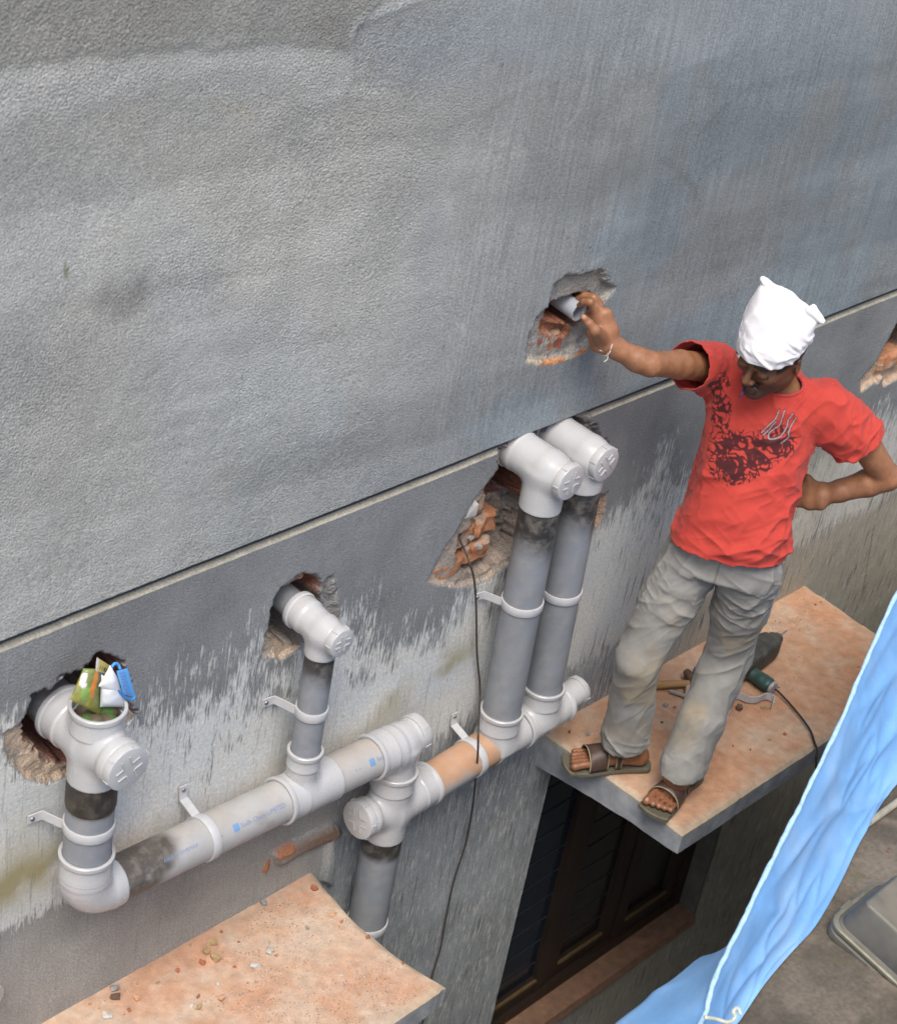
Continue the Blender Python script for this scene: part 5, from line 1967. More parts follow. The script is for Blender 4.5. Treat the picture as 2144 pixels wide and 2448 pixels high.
hemd = np.minimum(np.where(isR, np.abs((V - cutR) @ nR_), 9), np.where(~isR, np.abs((V - cutL) @ nL_), 9))
dsp *= 0.3 + 0.7 * sst(0.0, 0.03, hemd)
V = V + N * (dsp * 0.72 - 0.003)[:, None]
V[:, 2] = np.maximum(V[:, 2], 0.036)
V = relax(V, Q, 1, 0.4)
N = vnormals(V, Q)
gcol = np.array([0.250, 0.246, 0.232])
C = np.repeat(gcol[None], len(V), 0) * (0.88 + 0.24 * fb3(V * 12, 63, 4))[:, None]
yl = sst(0.50, 0.68, fb3(V * 7, 65, 3)) * sst(0.05, 0.35, zz) * sst(0.75, 0.5, zz)
C = lerp(C, np.array([[0.30, 0.245, 0.16]]), (yl * 0.65)[:, None])
bl = np.linalg.norm(V - (pel + lat * 0.15 - up * 0.10), axis=1) + 0.03 * (fb3(V * 40, 66, 2) - 0.5)
C = lerp(C, np.array([[0.08, 0.16, 0.36]]), (0.7 * (1 - sst(0.02, 0.04, bl)))[:, None])
# fly seam and pocket edge
mid_f = np.abs((V - pel) @ lat) < 0.0028
C = lerp(C, np.array([[0.10, 0.10, 0.10]]), (0.55 * (mid_f & (N @ fwd > 0.3) & (zz > 0.72)))[:, None])
tr = mk('trousers', V - PO, Q, M_TROU, person, True, np.clip(C, 0.01, 1))
md = tr.modifiers.new('thick', 'SOLIDIFY')
md.thickness = 0.003
md.offset = -1

# --- headscarf: tied kerchief, brow band rising to a creased ridge with two corners
towc = nrm(CAM - Hc)
dvec = nrm(towc - uh * np.dot(towc, uh))
lev = np.array([[0.00, 1767, 826, 1905, 845, 0.100], [0.12, 1768, 810, 1912, 832, 0.103], [0.30, 1773, 788, 1926, 816, 0.102], [0.50, 1785, 752, 1937, 794, 0.092], [0.70, 1800, 718, 1946, 779, 0.072],
                [0.86, 1814, 692, 1953, 769, 0.044], [0.95, 1822, 677, 1956, 764, 0.022], [1.00, 1828, 671, 1957, 761, 0.004]])
nseg, nring = 96, 44
an = np.linspace(0, 2 * np.pi, nseg, endpoint=False)
V = []
for k in range(nring + 1):
    s_ = k / nring
    q_ = [np.interp(s_, lev[:, 0], lev[:, m_]) for m_ in range(1, 6)]
    base = Hc + uh * (0.028 + 0.150 * s_)
    Lp, Rp = onPlane(q_[0], q_[1], base, towc), onPlane(q_[2], q_[3], base, towc)
    cc = (Lp + Rp) / 2
    hv = (Rp - Lp) / 2
    V.append(cc + np.outer(np.cos(an), hv) + np.outer(np.sin(an) * q_[4], dvec) + np.outer(np.clip(np.sin(an), 0, 1) * 0.034 * max(0, 1 - s_ / 0.45), uh))
pkA, pkB = Lp, Rp
rimc, rimn = V[0].mean(0), uh
V = np.vstack(V)
rl, rf = nrm(hv), dvec
i, j = np.meshgrid(np.arange(nring), np.arange(nseg), indexing='ij')
i, j = i.ravel(), j.ravel()
j2 = (j + 1) % nseg
Q = np.stack([i * nseg + j, i * nseg + j2, (i + 1) * nseg + j2, (i + 1) * nseg + j], 1)
t0 = nring * nseg
Q = np.vstack([Q, [[t0 + k, t0 + k + 1, t0 + nseg - k - 1, t0 + (nseg - k) % nseg] for k in range(1, nseg // 2 - 1)]])
V, Q = subdiv(V, Q)
N = vnormals(V, Q)
if np.mean(np.einsum('ij,ij->i', N, V - V.mean(0))) < 0:
    Q = Q[:, ::-1]
    N = -N
s_v = np.clip(((V - rimc) @ rimn) / 0.16, 0, 1)
rside = sst(-0.05, 0.06, (V - rimc) @ rl)
dsp = fold(V, nrm(rl - uh * 0.30), 36, 4.0, 0.009, 71) * sst(0.03, 0.18, s_v) * sst(0.75, 0.4, s_v) * (0.25 + 0.75 * rside)
dsp += fold(V, nrm(rl - uh * 0.12), 60, 5.0, 0.004, 72) * sst(0.03, 0.12, s_v) * sst(0.6, 0.3, s_v)
dsp += fold(V, nrm(uh + rl * 0.55), 30, 5.0, 0.006, 73) * sst(0.25, 0.55, s_v) * (1 - rside)
dsp += 0.006 * (fb3(V * 12, 75, 3) - 0.5)
dsp += 0.004 * np.exp(-(s_v / 0.05) ** 2)
dr_ = line_d(V, [pkA, pkB])
dsp *= sst(0.004, 0.03, dr_)
V = V + N * dsp[:, None]
V = relax(V, Q, 1, 0.4)
sc = mk('headscarf', V - PO, Q, M_SCARF, person, True)
md = sc.modifiers.new('thick', 'SOLIDIFY')
md.thickness = 0.003
md.offset = 1
# knotted corners
for pk, d_, nm in ((pkA, nrm(pkA - (pkA + pkB) / 2 + uh * 0.05), 'scarf_corner'), (pkB, nrm(pkB - (pkA + pkB) / 2 - uh * 0.015), 'scarf_corner')):
    K = SDF(pk - 0.06, pk + 0.06, 0.003)
    K.chain([pk - d_ * 0.030, pk, pk + d_ * 0.012], [0.010, 0.0065, 0.003], 0.0, (towc * 0 + np.cross(d_, towc), 1.5))
    Vk, Qk = K.mesh()
    Nk = vnormals(Vk, Qk)
    Vk = Vk + Nk * fold(Vk, d_, 60, 10, 0.005, 77)[:, None]
    mk(nm, Vk - PO, Qk, M_SCARF, sc, True)

# --- thread round the right wrist
wd_ = nrm(wrR - elbR)
wc_ = lerp(elbR, wrR, 0.93)
e1, e2, _ = frame(wd_)
pts = [wc_ + (math.cos(a_) * e1 + math.sin(a_) * e2) * 0.0285 + wd_ * 0.003 * math.sin(3 * a_) for a_ in np.linspace(0, 2 * np.pi, 26)]
wb = MB().tube(np.array(pts) - PO, 0.0016, 6)
tl = wc_ + nrm(CAM - wc_) * 0.027 - up * 0.008
wb.tube(smooth_line(np.array([tl + up * 0.004, tl - up * 0.015 + wd_ * -0.004, tl - up * 0.03 - wd_ * 0.006, tl - up * 0.042 + wd_ * 0.002]), 4) - PO, 0.0017, 6)
wb.tube(smooth_line(np.array([tl + up * 0.004, tl - up * 0.012 + wd_ * 0.010, tl - up * 0.016 + wd_ * 0.022]), 4) - PO, 0.0015, 6)
wb.build('wrist_thread', mat('white cotton thread', (0.55, 0.52, 0.47), 0.9), person, True)

# --- belt end peeping out under the shirt
bp_ = onPlane(1612, 1262, pel - lat * 0.15, tc_h)
MB().strip(smooth_line([bp_ + up * 0.03, bp_ - up * 0.005, bp_ - up * 0.03 + lat * 0.004], 4) - PO, 0.010, 0.0015, fwd).build('belt', M_LEATH, person)

# --- blue stick held in the mouth
ms = hp(0.092, -0.006, -0.068)
me_ = onPlane(1768, 950, ms + fh * 0.03, tc_h)
st_ = MB().tube(np.array([ms, lerp(ms, me_, 0.5), me_]), 0.0022, 8).build('pencil_stub', mat('blue plastic', (0.02, 0.02, 0.10), 0.4), None, True)
tag(st_, "thin blue stick held between the man's lips", 'stick')

# --- sandals
prof = np.array([(-0.015, 0.034), (0.02, 0.036), (0.06, 0.034), (0.11, 0.036), (0.16, 0.044), (0.20, 0.050), (0.23, 0.049), (0.25, 0.046), (0.262, 0.040)])
for (base, fd, lf, heel), inner in zip(FEET, (1, -1)):
    e = empty('sandal', heel - PO)
    e.parent = person
    hs = np.linspace(-0.018, 0.262, 40)
    wv_ = np.interp(hs, prof[:, 0], prof[:, 1]) * np.where(hs < 0.0, np.sqrt(np.clip(1 - (hs / 0.0185) ** 2, 0.02, 1)), 1)
    wv_ = wv_ * np.where(hs > 0.235, np.sqrt(np.clip(1 - ((hs - 0.235) / 0.0275) ** 2, 0.02, 1)), 1) / np.where(hs > 0.235, np.interp(hs, [0.235, 0.262], [1, 0.6]), 1)
    mid_o = inner * 0.004 * np.sin(np.clip(hs / 0.26, 0, 1) * np.pi)
    outl = [fd * a_ + lf * (c_ + w_) for a_, c_, w_ in zip(hs, mid_o, wv_)] + [fd * a_ + lf * (c_ - w_) for a_, c_, w_ in zip(hs[::-1], mid_o[::-1], wv_[::-1])]
    outl = np.array(outl)
    m_ = len(outl)
    cen_ = outl.mean(0)
    layers = [(0.93, 0.0005), (1.0, 0.004), (1.0, 0.014), (0.965, 0.0165), (0.93, 0.0150)]
    V = np.vstack([cen_ + (outl - cen_) * np.array([s1, s1, 1]) + up * z1 for s1, z1 in layers])
    F = []
    for k in range(len(layers) - 1):
        for q in range(m_):
            F.append([k * m_ + q, k * m_ + (q + 1) % m_, (k + 1) * m_ + (q + 1) % m_, (k + 1) * m_ + q])
    F.append([(len(layers) - 1) * m_ + q for q in range(m_)])
    F.append([q for q in range(m_)][::-1])
    mk('sole', V, F, M_SOLE, e, 'auto')
    for (a0, a1, hh_) in ((0.136, 0.194, 0.084), (0.092, 0.108, 0.104)):
        arc = np.linspace(-1.52, 1.52, 22)
        V = []
        for t_ in np.linspace(0, 1, 7):
            ax0 = lerp(a0, a1, t_)
            ww = np.interp(ax0, prof[:, 0], prof[:, 1]) + 0.002
            tall = hh_ - 0.016 * t_
            V.append([fd * ax0 + lf * ww * math.sin(q) + up * (0.010 + (tall - 0.010) * max(0, math.cos(q)) ** 0.72) for q in arc])
        V = np.array(V)
        nA = len(arc)
        F = [[k * nA + q, k * nA + q + 1, (k + 1) * nA + q + 1, (k + 1) * nA + q] for k in range(6) for q in range(nA - 1)]
        so = mk('strap', V.reshape(-1, 3), F, M_LEATH, e, True)
        md = so.modifiers.new('thick', 'SOLIDIFY')
        md.thickness = 0.003
        md.offset = 0
        for kk in (0, 6):
            MB().tube(V[kk] + (V[kk] - V[3]) * 0.0 + up * 0.001, 0.0022, 6).build('trim', M_TRIM, so, True)
# ================================================================== PACKETS STUFFED IN THE OPEN SOCKET
def patch4(P00, P10, P11, P01, thick, nrml, n=26, crump=0.004, seed=0, bulge=0.0, bf=40):
    """two-sided crumpled pouch spanned by four corners; returns V, Q, (u,v,side)"""
    u, v = np.meshgrid(np.linspace(0, 1, n + 1), np.linspace(0, 1, n + 1), indexing='ij')
    u, v = u.ravel(), v.ravel()
    P = (np.outer((1 - u) * (1 - v), P00) + np.outer(u * (1 - v), P10) + np.outer(u * v, P11) + np.outer((1 - u) * v, P01))
    pil = np.sin(np.pi * u) ** 0.6 * np.sin(np.pi * v) ** 0.6
    P = P + np.outer(bulge * np.sin(np.pi * u), nrml)
    cr = (fb3(P * bf, seed, 3) - 0.5) * 2 * crump
    cr2 = (1 - np.abs(2 * vn3(P * bf * 0.7, seed + 3) - 1)) * crump
    A = P + np.outer(thick * pil + (cr + cr2) * np.minimum(1, pil * 2.5), nrml)
    Bk = P - np.outer(thick * pil * 0.8 + 0.0004, nrml)
    i, j = np.meshgrid(np.arange(n), np.arange(n), indexing='ij')
    i, j = i.ravel(), j.ravel()
    q = np.stack([i * (n + 1) + j, (i + 1) * (n + 1) + j, (i + 1) * (n + 1) + j + 1, i * (n + 1) + j + 1], 1)
    V = np.vstack([A, Bk])
    Q = np.vstack([q, q[:, ::-1] + len(A)])
    fn = np.cross(V[q[:, 1]] - V[q[:, 0]], V[q[:, 3]] - V[q[:, 0]])
    if (fn @ nrml).mean() < 0:
        Q = Q[:, ::-1]
    return V, Q, np.tile(u, 2), np.tile(v, 2)


M_FOIL = mat('printed plastic film', attr='Col', rough=0.35, spec=0.5, bump=0.1, bscale=90)
pn = nrm(CAM - np.array([XA, PY, 1.02]))


def bagp(px, py, y=PY):
    return onY(px, py, y)


V, Q, u, v = patch4(bagp(168, 1672), bagp(243, 1712), bagp(250, 1600, PY + 0.015), bagp(200, 1598, PY + 0.01), 0.013, pn, 34, 0.006, 3, 0.016, 28)
C = np.repeat(np.array([[0.19, 0.23, 0.075]]), len(V), 0)
n_ = fb3(V * 60, 5, 3)
C = lerp(C, np.array([[0.30, 0.27, 0.06]]), sst(0.42, 0.62, n_ + 0.25 * (0.4 - v))[:, None])
C = lerp(C, np.array([[0.68, 0.22, 0.03]]), ((np.abs(u - 0.62 - 0.15 * (v - 0.5)) < 0.085) & (v > 0.28)).astype(float)[:, None])
C = lerp(C, np.array([[0.66, 0.67, 0.64]]), ((np.abs(u - 0.20 - 0.25 * (0.7 - v) + 0.2 * (n_ - 0.5)) < 0.11) & (v > 0.42 + 0.3 * (n_ - 0.5)) & (v < 0.88)).astype(float)[:, None])
C = lerp(C, np.array([[0.20, 0.34, 0.08]]), ((u - 0.40) ** 2 + (v - 0.34) ** 2 < 0.03).astype(float)[:, None] * 0.8)
gp = empty('snack_packet', (XA, PY, 0.99))
tag(gp, 'crumpled green and orange snack packet stuffed into the open socket', 'packet')
mk('wrapper', V - np.array(gp.location), Q, M_FOIL, gp, True, C)
V, Q, u, v = patch4(bagp(232, 1606, PY - 0.004), bagp(258, 1604, PY - 0.004), bagp(262, 1590, PY), bagp(231, 1574, PY), 0.002, pn, 14, 0.002, 8)
V2, Q2, u2, v2 = patch4(bagp(228, 1612, PY), bagp(252, 1618, PY), bagp(268, 1594, PY + 0.004), bagp(232, 1571, PY + 0.004), 0.004, pn, 20, 0.002, 9)
C2 = np.repeat(np.array([[0.42, 0.36, 0.12]]), len(V2), 0)
C2 = lerp(C2, np.array([[0.50, 0.48, 0.46]]), (u2 < 0.16).astype(float)[:, None])
C2 = lerp(C2, np.array([[0.10, 0.14, 0.24]]), ((v2 < 0.25) & (u2 > 0.2)).astype(float)[:, None])
C2 = lerp(C2, np.array([[0.07, 0.05, 0.04]]), (((np.sin(u2 * 40) > 0.2) & (np.abs(v2 - 0.52) < 0.14)) & (u2 > 0.2)).astype(float)[:, None])
mk('printed_flap', V2 - np.array(gp.location), Q2, M_FOIL, gp, True, C2)

wp = empty('cloth_packet', (XA, PY, 0.99))
tag(wp, 'white packet with blue lettered flap stuffed into the open socket', 'packet')
V, Q, u, v = patch4(bagp(240, 1690, PY - 0.01), bagp(298, 1690, PY - 0.02), bagp(302, 1652, PY - 0.012), bagp(243, 1612, PY - 0.004), 0.017, pn, 30, 0.004, 13, 0.010, 32)
mk('pouch', V - np.array(wp.location), Q, mat('white woven plastic', (0.66, 0.68, 0.71), 0.6, bump=0.1, bscale=300), wp, True)
V, Q, u, v = patch4(bagp(236, 1640, PY - 0.012), bagp(292, 1668, PY - 0.02), bagp(288, 1630, PY - 0.016), bagp(264, 1590, PY - 0.01), 0.014, pn, 24, 0.003, 15, 0.008, 32)
mk('pouch_shoulder', V - np.array(wp.location), Q, mat('white woven plastic', (0.68, 0.70, 0.73), 0.6, bump=0.1, bscale=300), wp, True)
f00, f10, f11, f01 = bagp(279, 1604, PY - 0.022), bagp(296, 1660, PY - 0.030), bagp(325, 1666, PY - 0.026), bagp(306, 1597, PY - 0.014)
V, Q, u, v = patch4(f00, f10, f11, f01, 0.004, pn, 20, 0.001, 17, 0.004)
C = np.repeat(np.array([[0.115, 0.36, 0.74]]), len(V), 0)
C = lerp(C, np.array([[0.05, 0.18, 0.45]]), (np.abs(v - 0.62) < 0.03).astype(float)[:, None])
bf_ = mk('blue_flap', V - np.array(wp.location), Q, M_FOIL, wp, True, C)
cu = bpy.data.curves.new('txt', 'FONT')
cu.body = 'STITCH'
cu.size = 1.0
ob = bpy.data.objects.new('txt', cu)
scn.collection.objects.link(ob)
dgp = bpy.context.evaluated_depsgraph_get()
me = ob.evaluated_get(dgp).to_mesh()
Vt = np.array([q.co for q in me.vertices])
Ft = [list(p.vertices) for p in me.polygons]
bpy.data.objects.remove(ob)
uu = 0.06 + 0.86 * Vt[:, 0] / Vt[:, 0].max()
vv = 0.20 + 0.30 * Vt[:, 1] / Vt[:, 1].max()
Pt = (np.outer((1 - uu) * (1 - vv), f00) + np.outer(uu * (1 - vv), f10) + np.outer(uu * vv, f11) + np.outer((1 - uu) * vv, f01))
Pt += np.outer(0.004 * np.sin(np.pi * uu) + 0.004 * (np.sin(np.pi * uu) * np.sin(np.pi * vv)) ** 0.6 + 0.0022, pn)
mk('lettering', Pt - np.array(wp.location), Ft, mat('faded mauve print', (0.22, 0.16, 0.34), 0.7), bf_, False)
pts = [f00 + pn * 0.001, lerp(f00, f10, 0.5) + pn * 0.005 - (f01 - f00) * 0.10, f10 + pn * 0.002, f11 + pn * 0.001]
MB().tube(smooth_line([bagp(268, 1594, PY - 0.01), bagp(264, 1612, PY - 0.016), bagp(272, 1638, PY - 0.022), bagp(292, 1660, PY - 0.026), bagp(312, 1672, PY - 0.026), bagp(324, 1667, PY - 0.026)], 5) - np.array(wp.location), 0.0034, 8).build('piping', mat('blue piping', (0.04, 0.22, 0.58), 0.5), wp, True)
MB().tube(smooth_line([bagp(268, 1594, PY - 0.01), bagp(276, 1586, PY - 0.008), bagp(284, 1590, PY - 0.01), bagp(288, 1600, PY - 0.016)], 5) - np.array(wp.location), 0.0034, 8).build('piping', mat('blue piping', (0.06, 0.27, 0.62), 0.5), wp, True)
# crushed scraps down in the mouth of the socket
sc_ = SDF((XA - 0.06, PY - 0.06, 0.92), (XA + 0.06, PY + 0.06, 1.0), 0.004)
for k in range(9):
    a_ = rng.random() * 6.28
    sc_.ell((XA + 0.028 * math.cos(a_), PY + 0.028 * math.sin(a_), 0.955 + 0.012 * rng.random()), np.eye(3), (0.022, 0.022, 0.018), 0.004)
Vs, Qs = sc_.mesh()
Cs = lerp(np.array([[0.10, 0.075, 0.05]]), np.array([[0.06, 0.13, 0.03]]), sst(0.55, 0.6, fb3(Vs * 45, 91, 2))[:, None])
o = mk('crumpled_scrap', Vs - np.array([XA, PY, 0.95]), Qs, M_FOIL, None, True, Cs)
o.location = (XA, PY, 0.95)
tag(o, 'brown and green crumpled scraps wedged down inside the open socket', 'scrap')

# ================================================================== TOOLS ON THE SLAB
M_DRK = mat('dusty dark drill housing', (0.035, 0.040, 0.036), 0.55, var=0.3, vscale=40, dust=(0.15, 0.125, 0.10), dscale=26, damt=0.55)
M_GRN = mat('green drill housing', (0.018, 0.060, 0.055), 0.45, var=0.2, vscale=40, dust=(0.20, 0.16, 0.12), dscale=30, damt=0.3)
M_STL = mat('bare steel', (0.55, 0.55, 0.54), 0.3, metal=1.0)
M_GRYP = mat('grey plastic', (0.32, 0.32, 0.33), 0.5)
da, db = onZ(1780, 1588, 0.042), onZ(1848, 1533, 0.042)
dd = nrm(db - da)
drill = empty('power_drill', da * np.array([1, 1, 0]))
tag(drill, "dark green power drill with thin bit lying on the slab behind the man's leg", 'drill')
DO = np.array(drill.location)
K = SDF(np.minimum(da, db) - 0.09, np.maximum(da, db) + 0.09, 0.0034)
sd_ = nrm(np.cross(dd, up))
K.loft([(da - dd * 0.05, sd_, 0.034, 0.032), (da, sd_, 0.040, 0.037), (lerp(da, db, 0.80), sd_, 0.042, 0.038), (lerp(da, db, 0.92), sd_, 0.036, 0.034), (lerp(da, db, 0.94), sd_, 0.028, 0.028), (db + dd * 0.012, sd_, 0.025, 0.025)], 0.0, 5.0)
Vk, Qk = K.mesh()
Vk = relax(Vk, Qk, 1, 0.5)
Nk = vnormals(Vk, Qk)
tk_ = (Vk - da) @ dd
Vk = Vk - Nk * (0.0022 * (np.sin(tk_ * 420) > 0.2) * sst(0.0, 0.02, tk_) * sst(0.085, 0.07, tk_))[:, None]
mk('housing', Vk - DO, Qk, M_DRK, drill, True)
MB().lathe(db - DO, dd, [(0.008, 0.020), (0.012, 0.0215), (0.030, 0.0205), (0.032, 0.018), (0.040, 0.014), (0.046, 0.009), (0.047, 0.0002)], 24).build('chuck', mat('dusty steel chuck', (0.13, 0.105, 0.085), 0.5, metal=0.3, var=0.3, vscale=60), drill)
MB().tube([db + dd * 0.04 - DO, db + dd * 0.095 - DO], 0.0028, 8).build('drill_bit', M_STL, drill)
ha, hb = onZ(1770, 1590, 0.030), onZ(1834, 1636, 0.026)
hdv = nrm(hb - ha)
K = SDF(np.minimum(ha, hb) - 0.06, np.maximum(ha, hb) + 0.06, 0.0034)
K.chain([ha - hdv * 0.02, lerp(ha, hb, 0.4), lerp(ha, hb, 0.8), hb], [0.028, 0.021, 0.022, 0.024], 0.01, (np.cross(hdv, up), 1.15))
Vk, Qk = K.mesh()
hg = mk('handle', Vk - DO, Qk, M_GRN, drill, True)
MB().lathe(hb + hdv * 0.016 - DO, hdv, [(0, 0.022), (0.004, 0.023), (0.010, 0.020), (0.011, 0.0002)], 20).build('end_ring', M_GRYP, hg)
cpts = [hb + hdv * 0.02, onZ(1858, 1652, 0.014), onZ(1885, 1680, 0.008), onZ(1912, 1712, 0.007), onZ(1936, 1746, 0.006), onZ(1946, 1775, 0.004)]
e0 = onZ(1950, 1792, -0.004)
cpts += [e0 + np.array([0, -0.004, 0]), onY(1950, 1815, e0[1] - 0.018), onY(1949, 1850, e0[1] - 0.012), onY(1942, 1900, e0[1] - 0.006), onY(1930, 1960, e0[1] - 0.006), onY(1915, 2040, e0[1]), onY(1895, 2180, e0[1])]
MB().tube(smooth_line(cpts, 6) - DO, 0.0036, 8).build('power_cable', mat('black rubber cable', (0.018, 0.014, 0.012), 0.55), drill, True)

# hammer
M_HW = mat('worn wooden handle', (0.34, 0.20, 0.08), 0.55, var=0.25, vscale=20, stretch=(1, 1, 5))
ham = empty('hammer', onZ(1600, 1645, 0.0))
tag(ham, "hammer with pale wooden handle lying on the slab between the man's legs", 'hammer')
HO = np.array(ham.location)
h0, h1 = onZ(1510, 1640, 0.016), onZ(1646, 1634, 0.020)
MB().tube(np.array([h0, lerp(h0, h1, 0.3), lerp(h0, h1, 0.7), h1]) - HO, [0.013, 0.0145, 0.0125, 0.0115], 16).build('handle', M_HW, ham)
hx = nrm(h1 - h0)
hy = nrm(np.cross(up, hx))
hc = h1 + hx * 0.012 + up * 0.004
mb = MB()
mb.lathe(hc - hy * 0.055 - HO, hy, [(0, 0.0002), (0, 0.015), (0.004, 0.017), (0.020, 0.017), (0.028, 0.013), (0.080, 0.013), (0.090, 0.016), (0.112, 0.012), (0.113, 0.0002)], 18)
mb.build('head', mat('rusty hammer steel', (0.13, 0.085, 0.06), 0.6, metal=0.4, var=0.4, vscale=60), ham)
# chisel, packet, strap, bottle cap
MB2 = MB().tube(np.array([onZ(1600, 1652, 0.008), onZ(1648, 1668, 0.008)]), 0.0065, 8)
o = MB2.build('chisel', mat('dull steel rod', (0.36, 0.34, 0.30), 0.4, metal=0.7), None)
tag(o, 'thin steel chisel lying beside the hammer handle', 'chisel')
bb = MB().lathe(onZ(1666, 1606, 0.016), (0, 0, 1), [(-0.016, 0.014), (0.0, 0.0145), (0.012, 0.014), (0.014, 0.012), (0.014, 0.0002)], 20)
o = bb.build('bottle_cap', mat('blue plastic cap', (0.02, 0.04, 0.30), 0.35), None)
tag(o, 'small blue plastic cap on the slab beside the hammer head', 'bottle cap')
pa = [onZ(1634, 1672, 0.004), onZ(1664, 1690, 0.004), onZ(1668, 1640, 0.010), onZ(1640, 1628, 0.020)]
V, Q, u, v = patch4(*pa, 0.008, up, 20, 0.005, 21, 0.004, 40)
C = lerp(np.array([[0.52, 0.42, 0.38]]), np.array([[0.58, 0.06, 0.05]]), ((v > 0.72) & (vn2(u * 9, v * 20, 5) > 0.4)).astype(float)[:, None])
o = mk('crumpled_packet', V - pa[0], Q, M_FOIL, None, True, C)
o.location = pa[0]
tag(o, 'pale crumpled packet with red print next to the hammer head', 'packet')
pa = [onZ(1722, 1752, 0.003), onZ(1738, 1722, 0.004), onZ(1772, 1640, 0.016), onZ(1750, 1650, 0.016)]
V, Q, u, v = patch4(pa[0], pa[1], pa[2], pa[3], 0.006, up, 24, 0.006, 25, 0.003, 45)
n_ = vn2(u * 7, v * 16, 8)
C = lerp(np.array([[0.46, 0.21, 0.17]]), np.array([[0.60, 0.09, 0.06]]), sst(0.8, 0.9, v)[:, None])
C = lerp(C, np.array([[0.56, 0.53, 0.50]]), sst(0.45, 0.25, v)[:, None] * sst(0.4, 0.6, n_)[:, None])
o = mk('crumpled_packet', V - pa[0], Q, M_FOIL, None, True, C)
o.location = pa[0]
tag(o, "pinkish torn wrapper on the slab beside the man's left shin", 'packet')
sp = [onZ(1752, 1662, 0.016), onZ(1768, 1664, 0.016), onZ(1790, 1672, 0.016), onZ(1812, 1672, 0.016), onZ(1830, 1664, 0.016), onZ(1848, 1671, 0.016), onZ(1845, 1688, 0.016)]
st = MB().strip(smooth_line(sp, 6), 0.0125, 0.0016, up)
o = st.build('loose_pipe_strap', M_CLIP, None)
tag(o, 'loose bent pale plastic strap lying on the slab near the drill', 'strap')

# ================================================================== RUBBLE
M_RUB = {'brick': mat('brick rubble', (0.34, 0.125, 0.06), 0.9, var=0.35, vscale=80, bump=0.4, bscale=150),
         'pale': mat('pale brick rubble', (0.50, 0.29, 0.17), 0.9, var=0.25, vscale=80, bump=0.4, bscale=150),
         'tan': mat('tan mortar rubble', (0.36, 0.25, 0.13), 0.9, var=0.3, vscale=80, bump=0.4, bscale=150),
         'grey': mat('grey cement rubble', (0.27, 0.27, 0.26), 0.9, var=0.3, vscale=80, bump=0.4, bscale=150),
         'white': mat('white plaster rubble', (0.48, 0.46, 0.42), 0.9, var=0.2, vscale=80, bump=0.4, bscale=150),
         'dark': mat('dark brown rubble', (0.12, 0.075, 0.05), 0.9, var=0.4, vscale=80, bump=0.4, bscale=150)}


def chunk(name, loc, size, kind, label, cat, group=None, rot=0.0, npts=16):
    bm = bmesh.new()
    for _ in range(npts):
        d = rng.normal(size=3)
        d /= np.linalg.norm(d)
        d = np.sign(d) * np.abs(d) ** 0.7
        bm.verts.new(Vector(d * np.asarray(size) * (0.8 + 0.3 * rng.random())))
    r = bmesh.ops.convex_hull(bm, input=bm.verts)
    bmesh.ops.delete(bm, geom=[g for g in bm.verts if not g.link_faces], context='VERTS')
    zmin = min(v.co.z for v in bm.verts)
    me = bpy.data.meshes.new(name)
    bm.to_mesh(me)
    bm.free()
    o = bpy.data.objects.new(name, me)
    me.materials.append(M_RUB[kind])
    o.location = (loc[0], loc[1], loc[2] - zmin - 0.002)
    o.rotation_euler = (0, 0, rot)
    link(o)
    tag(o, label, cat, group)
    return o


def s1p(cx_, cy_):
    p = onZ(cx_ / 1.629, 1900 + cy_ / 1.629, -0.055)
    p[2] = -0.05 - 0.010 * np.clip(-p[1] / 0.525, 0, 1)
    return p


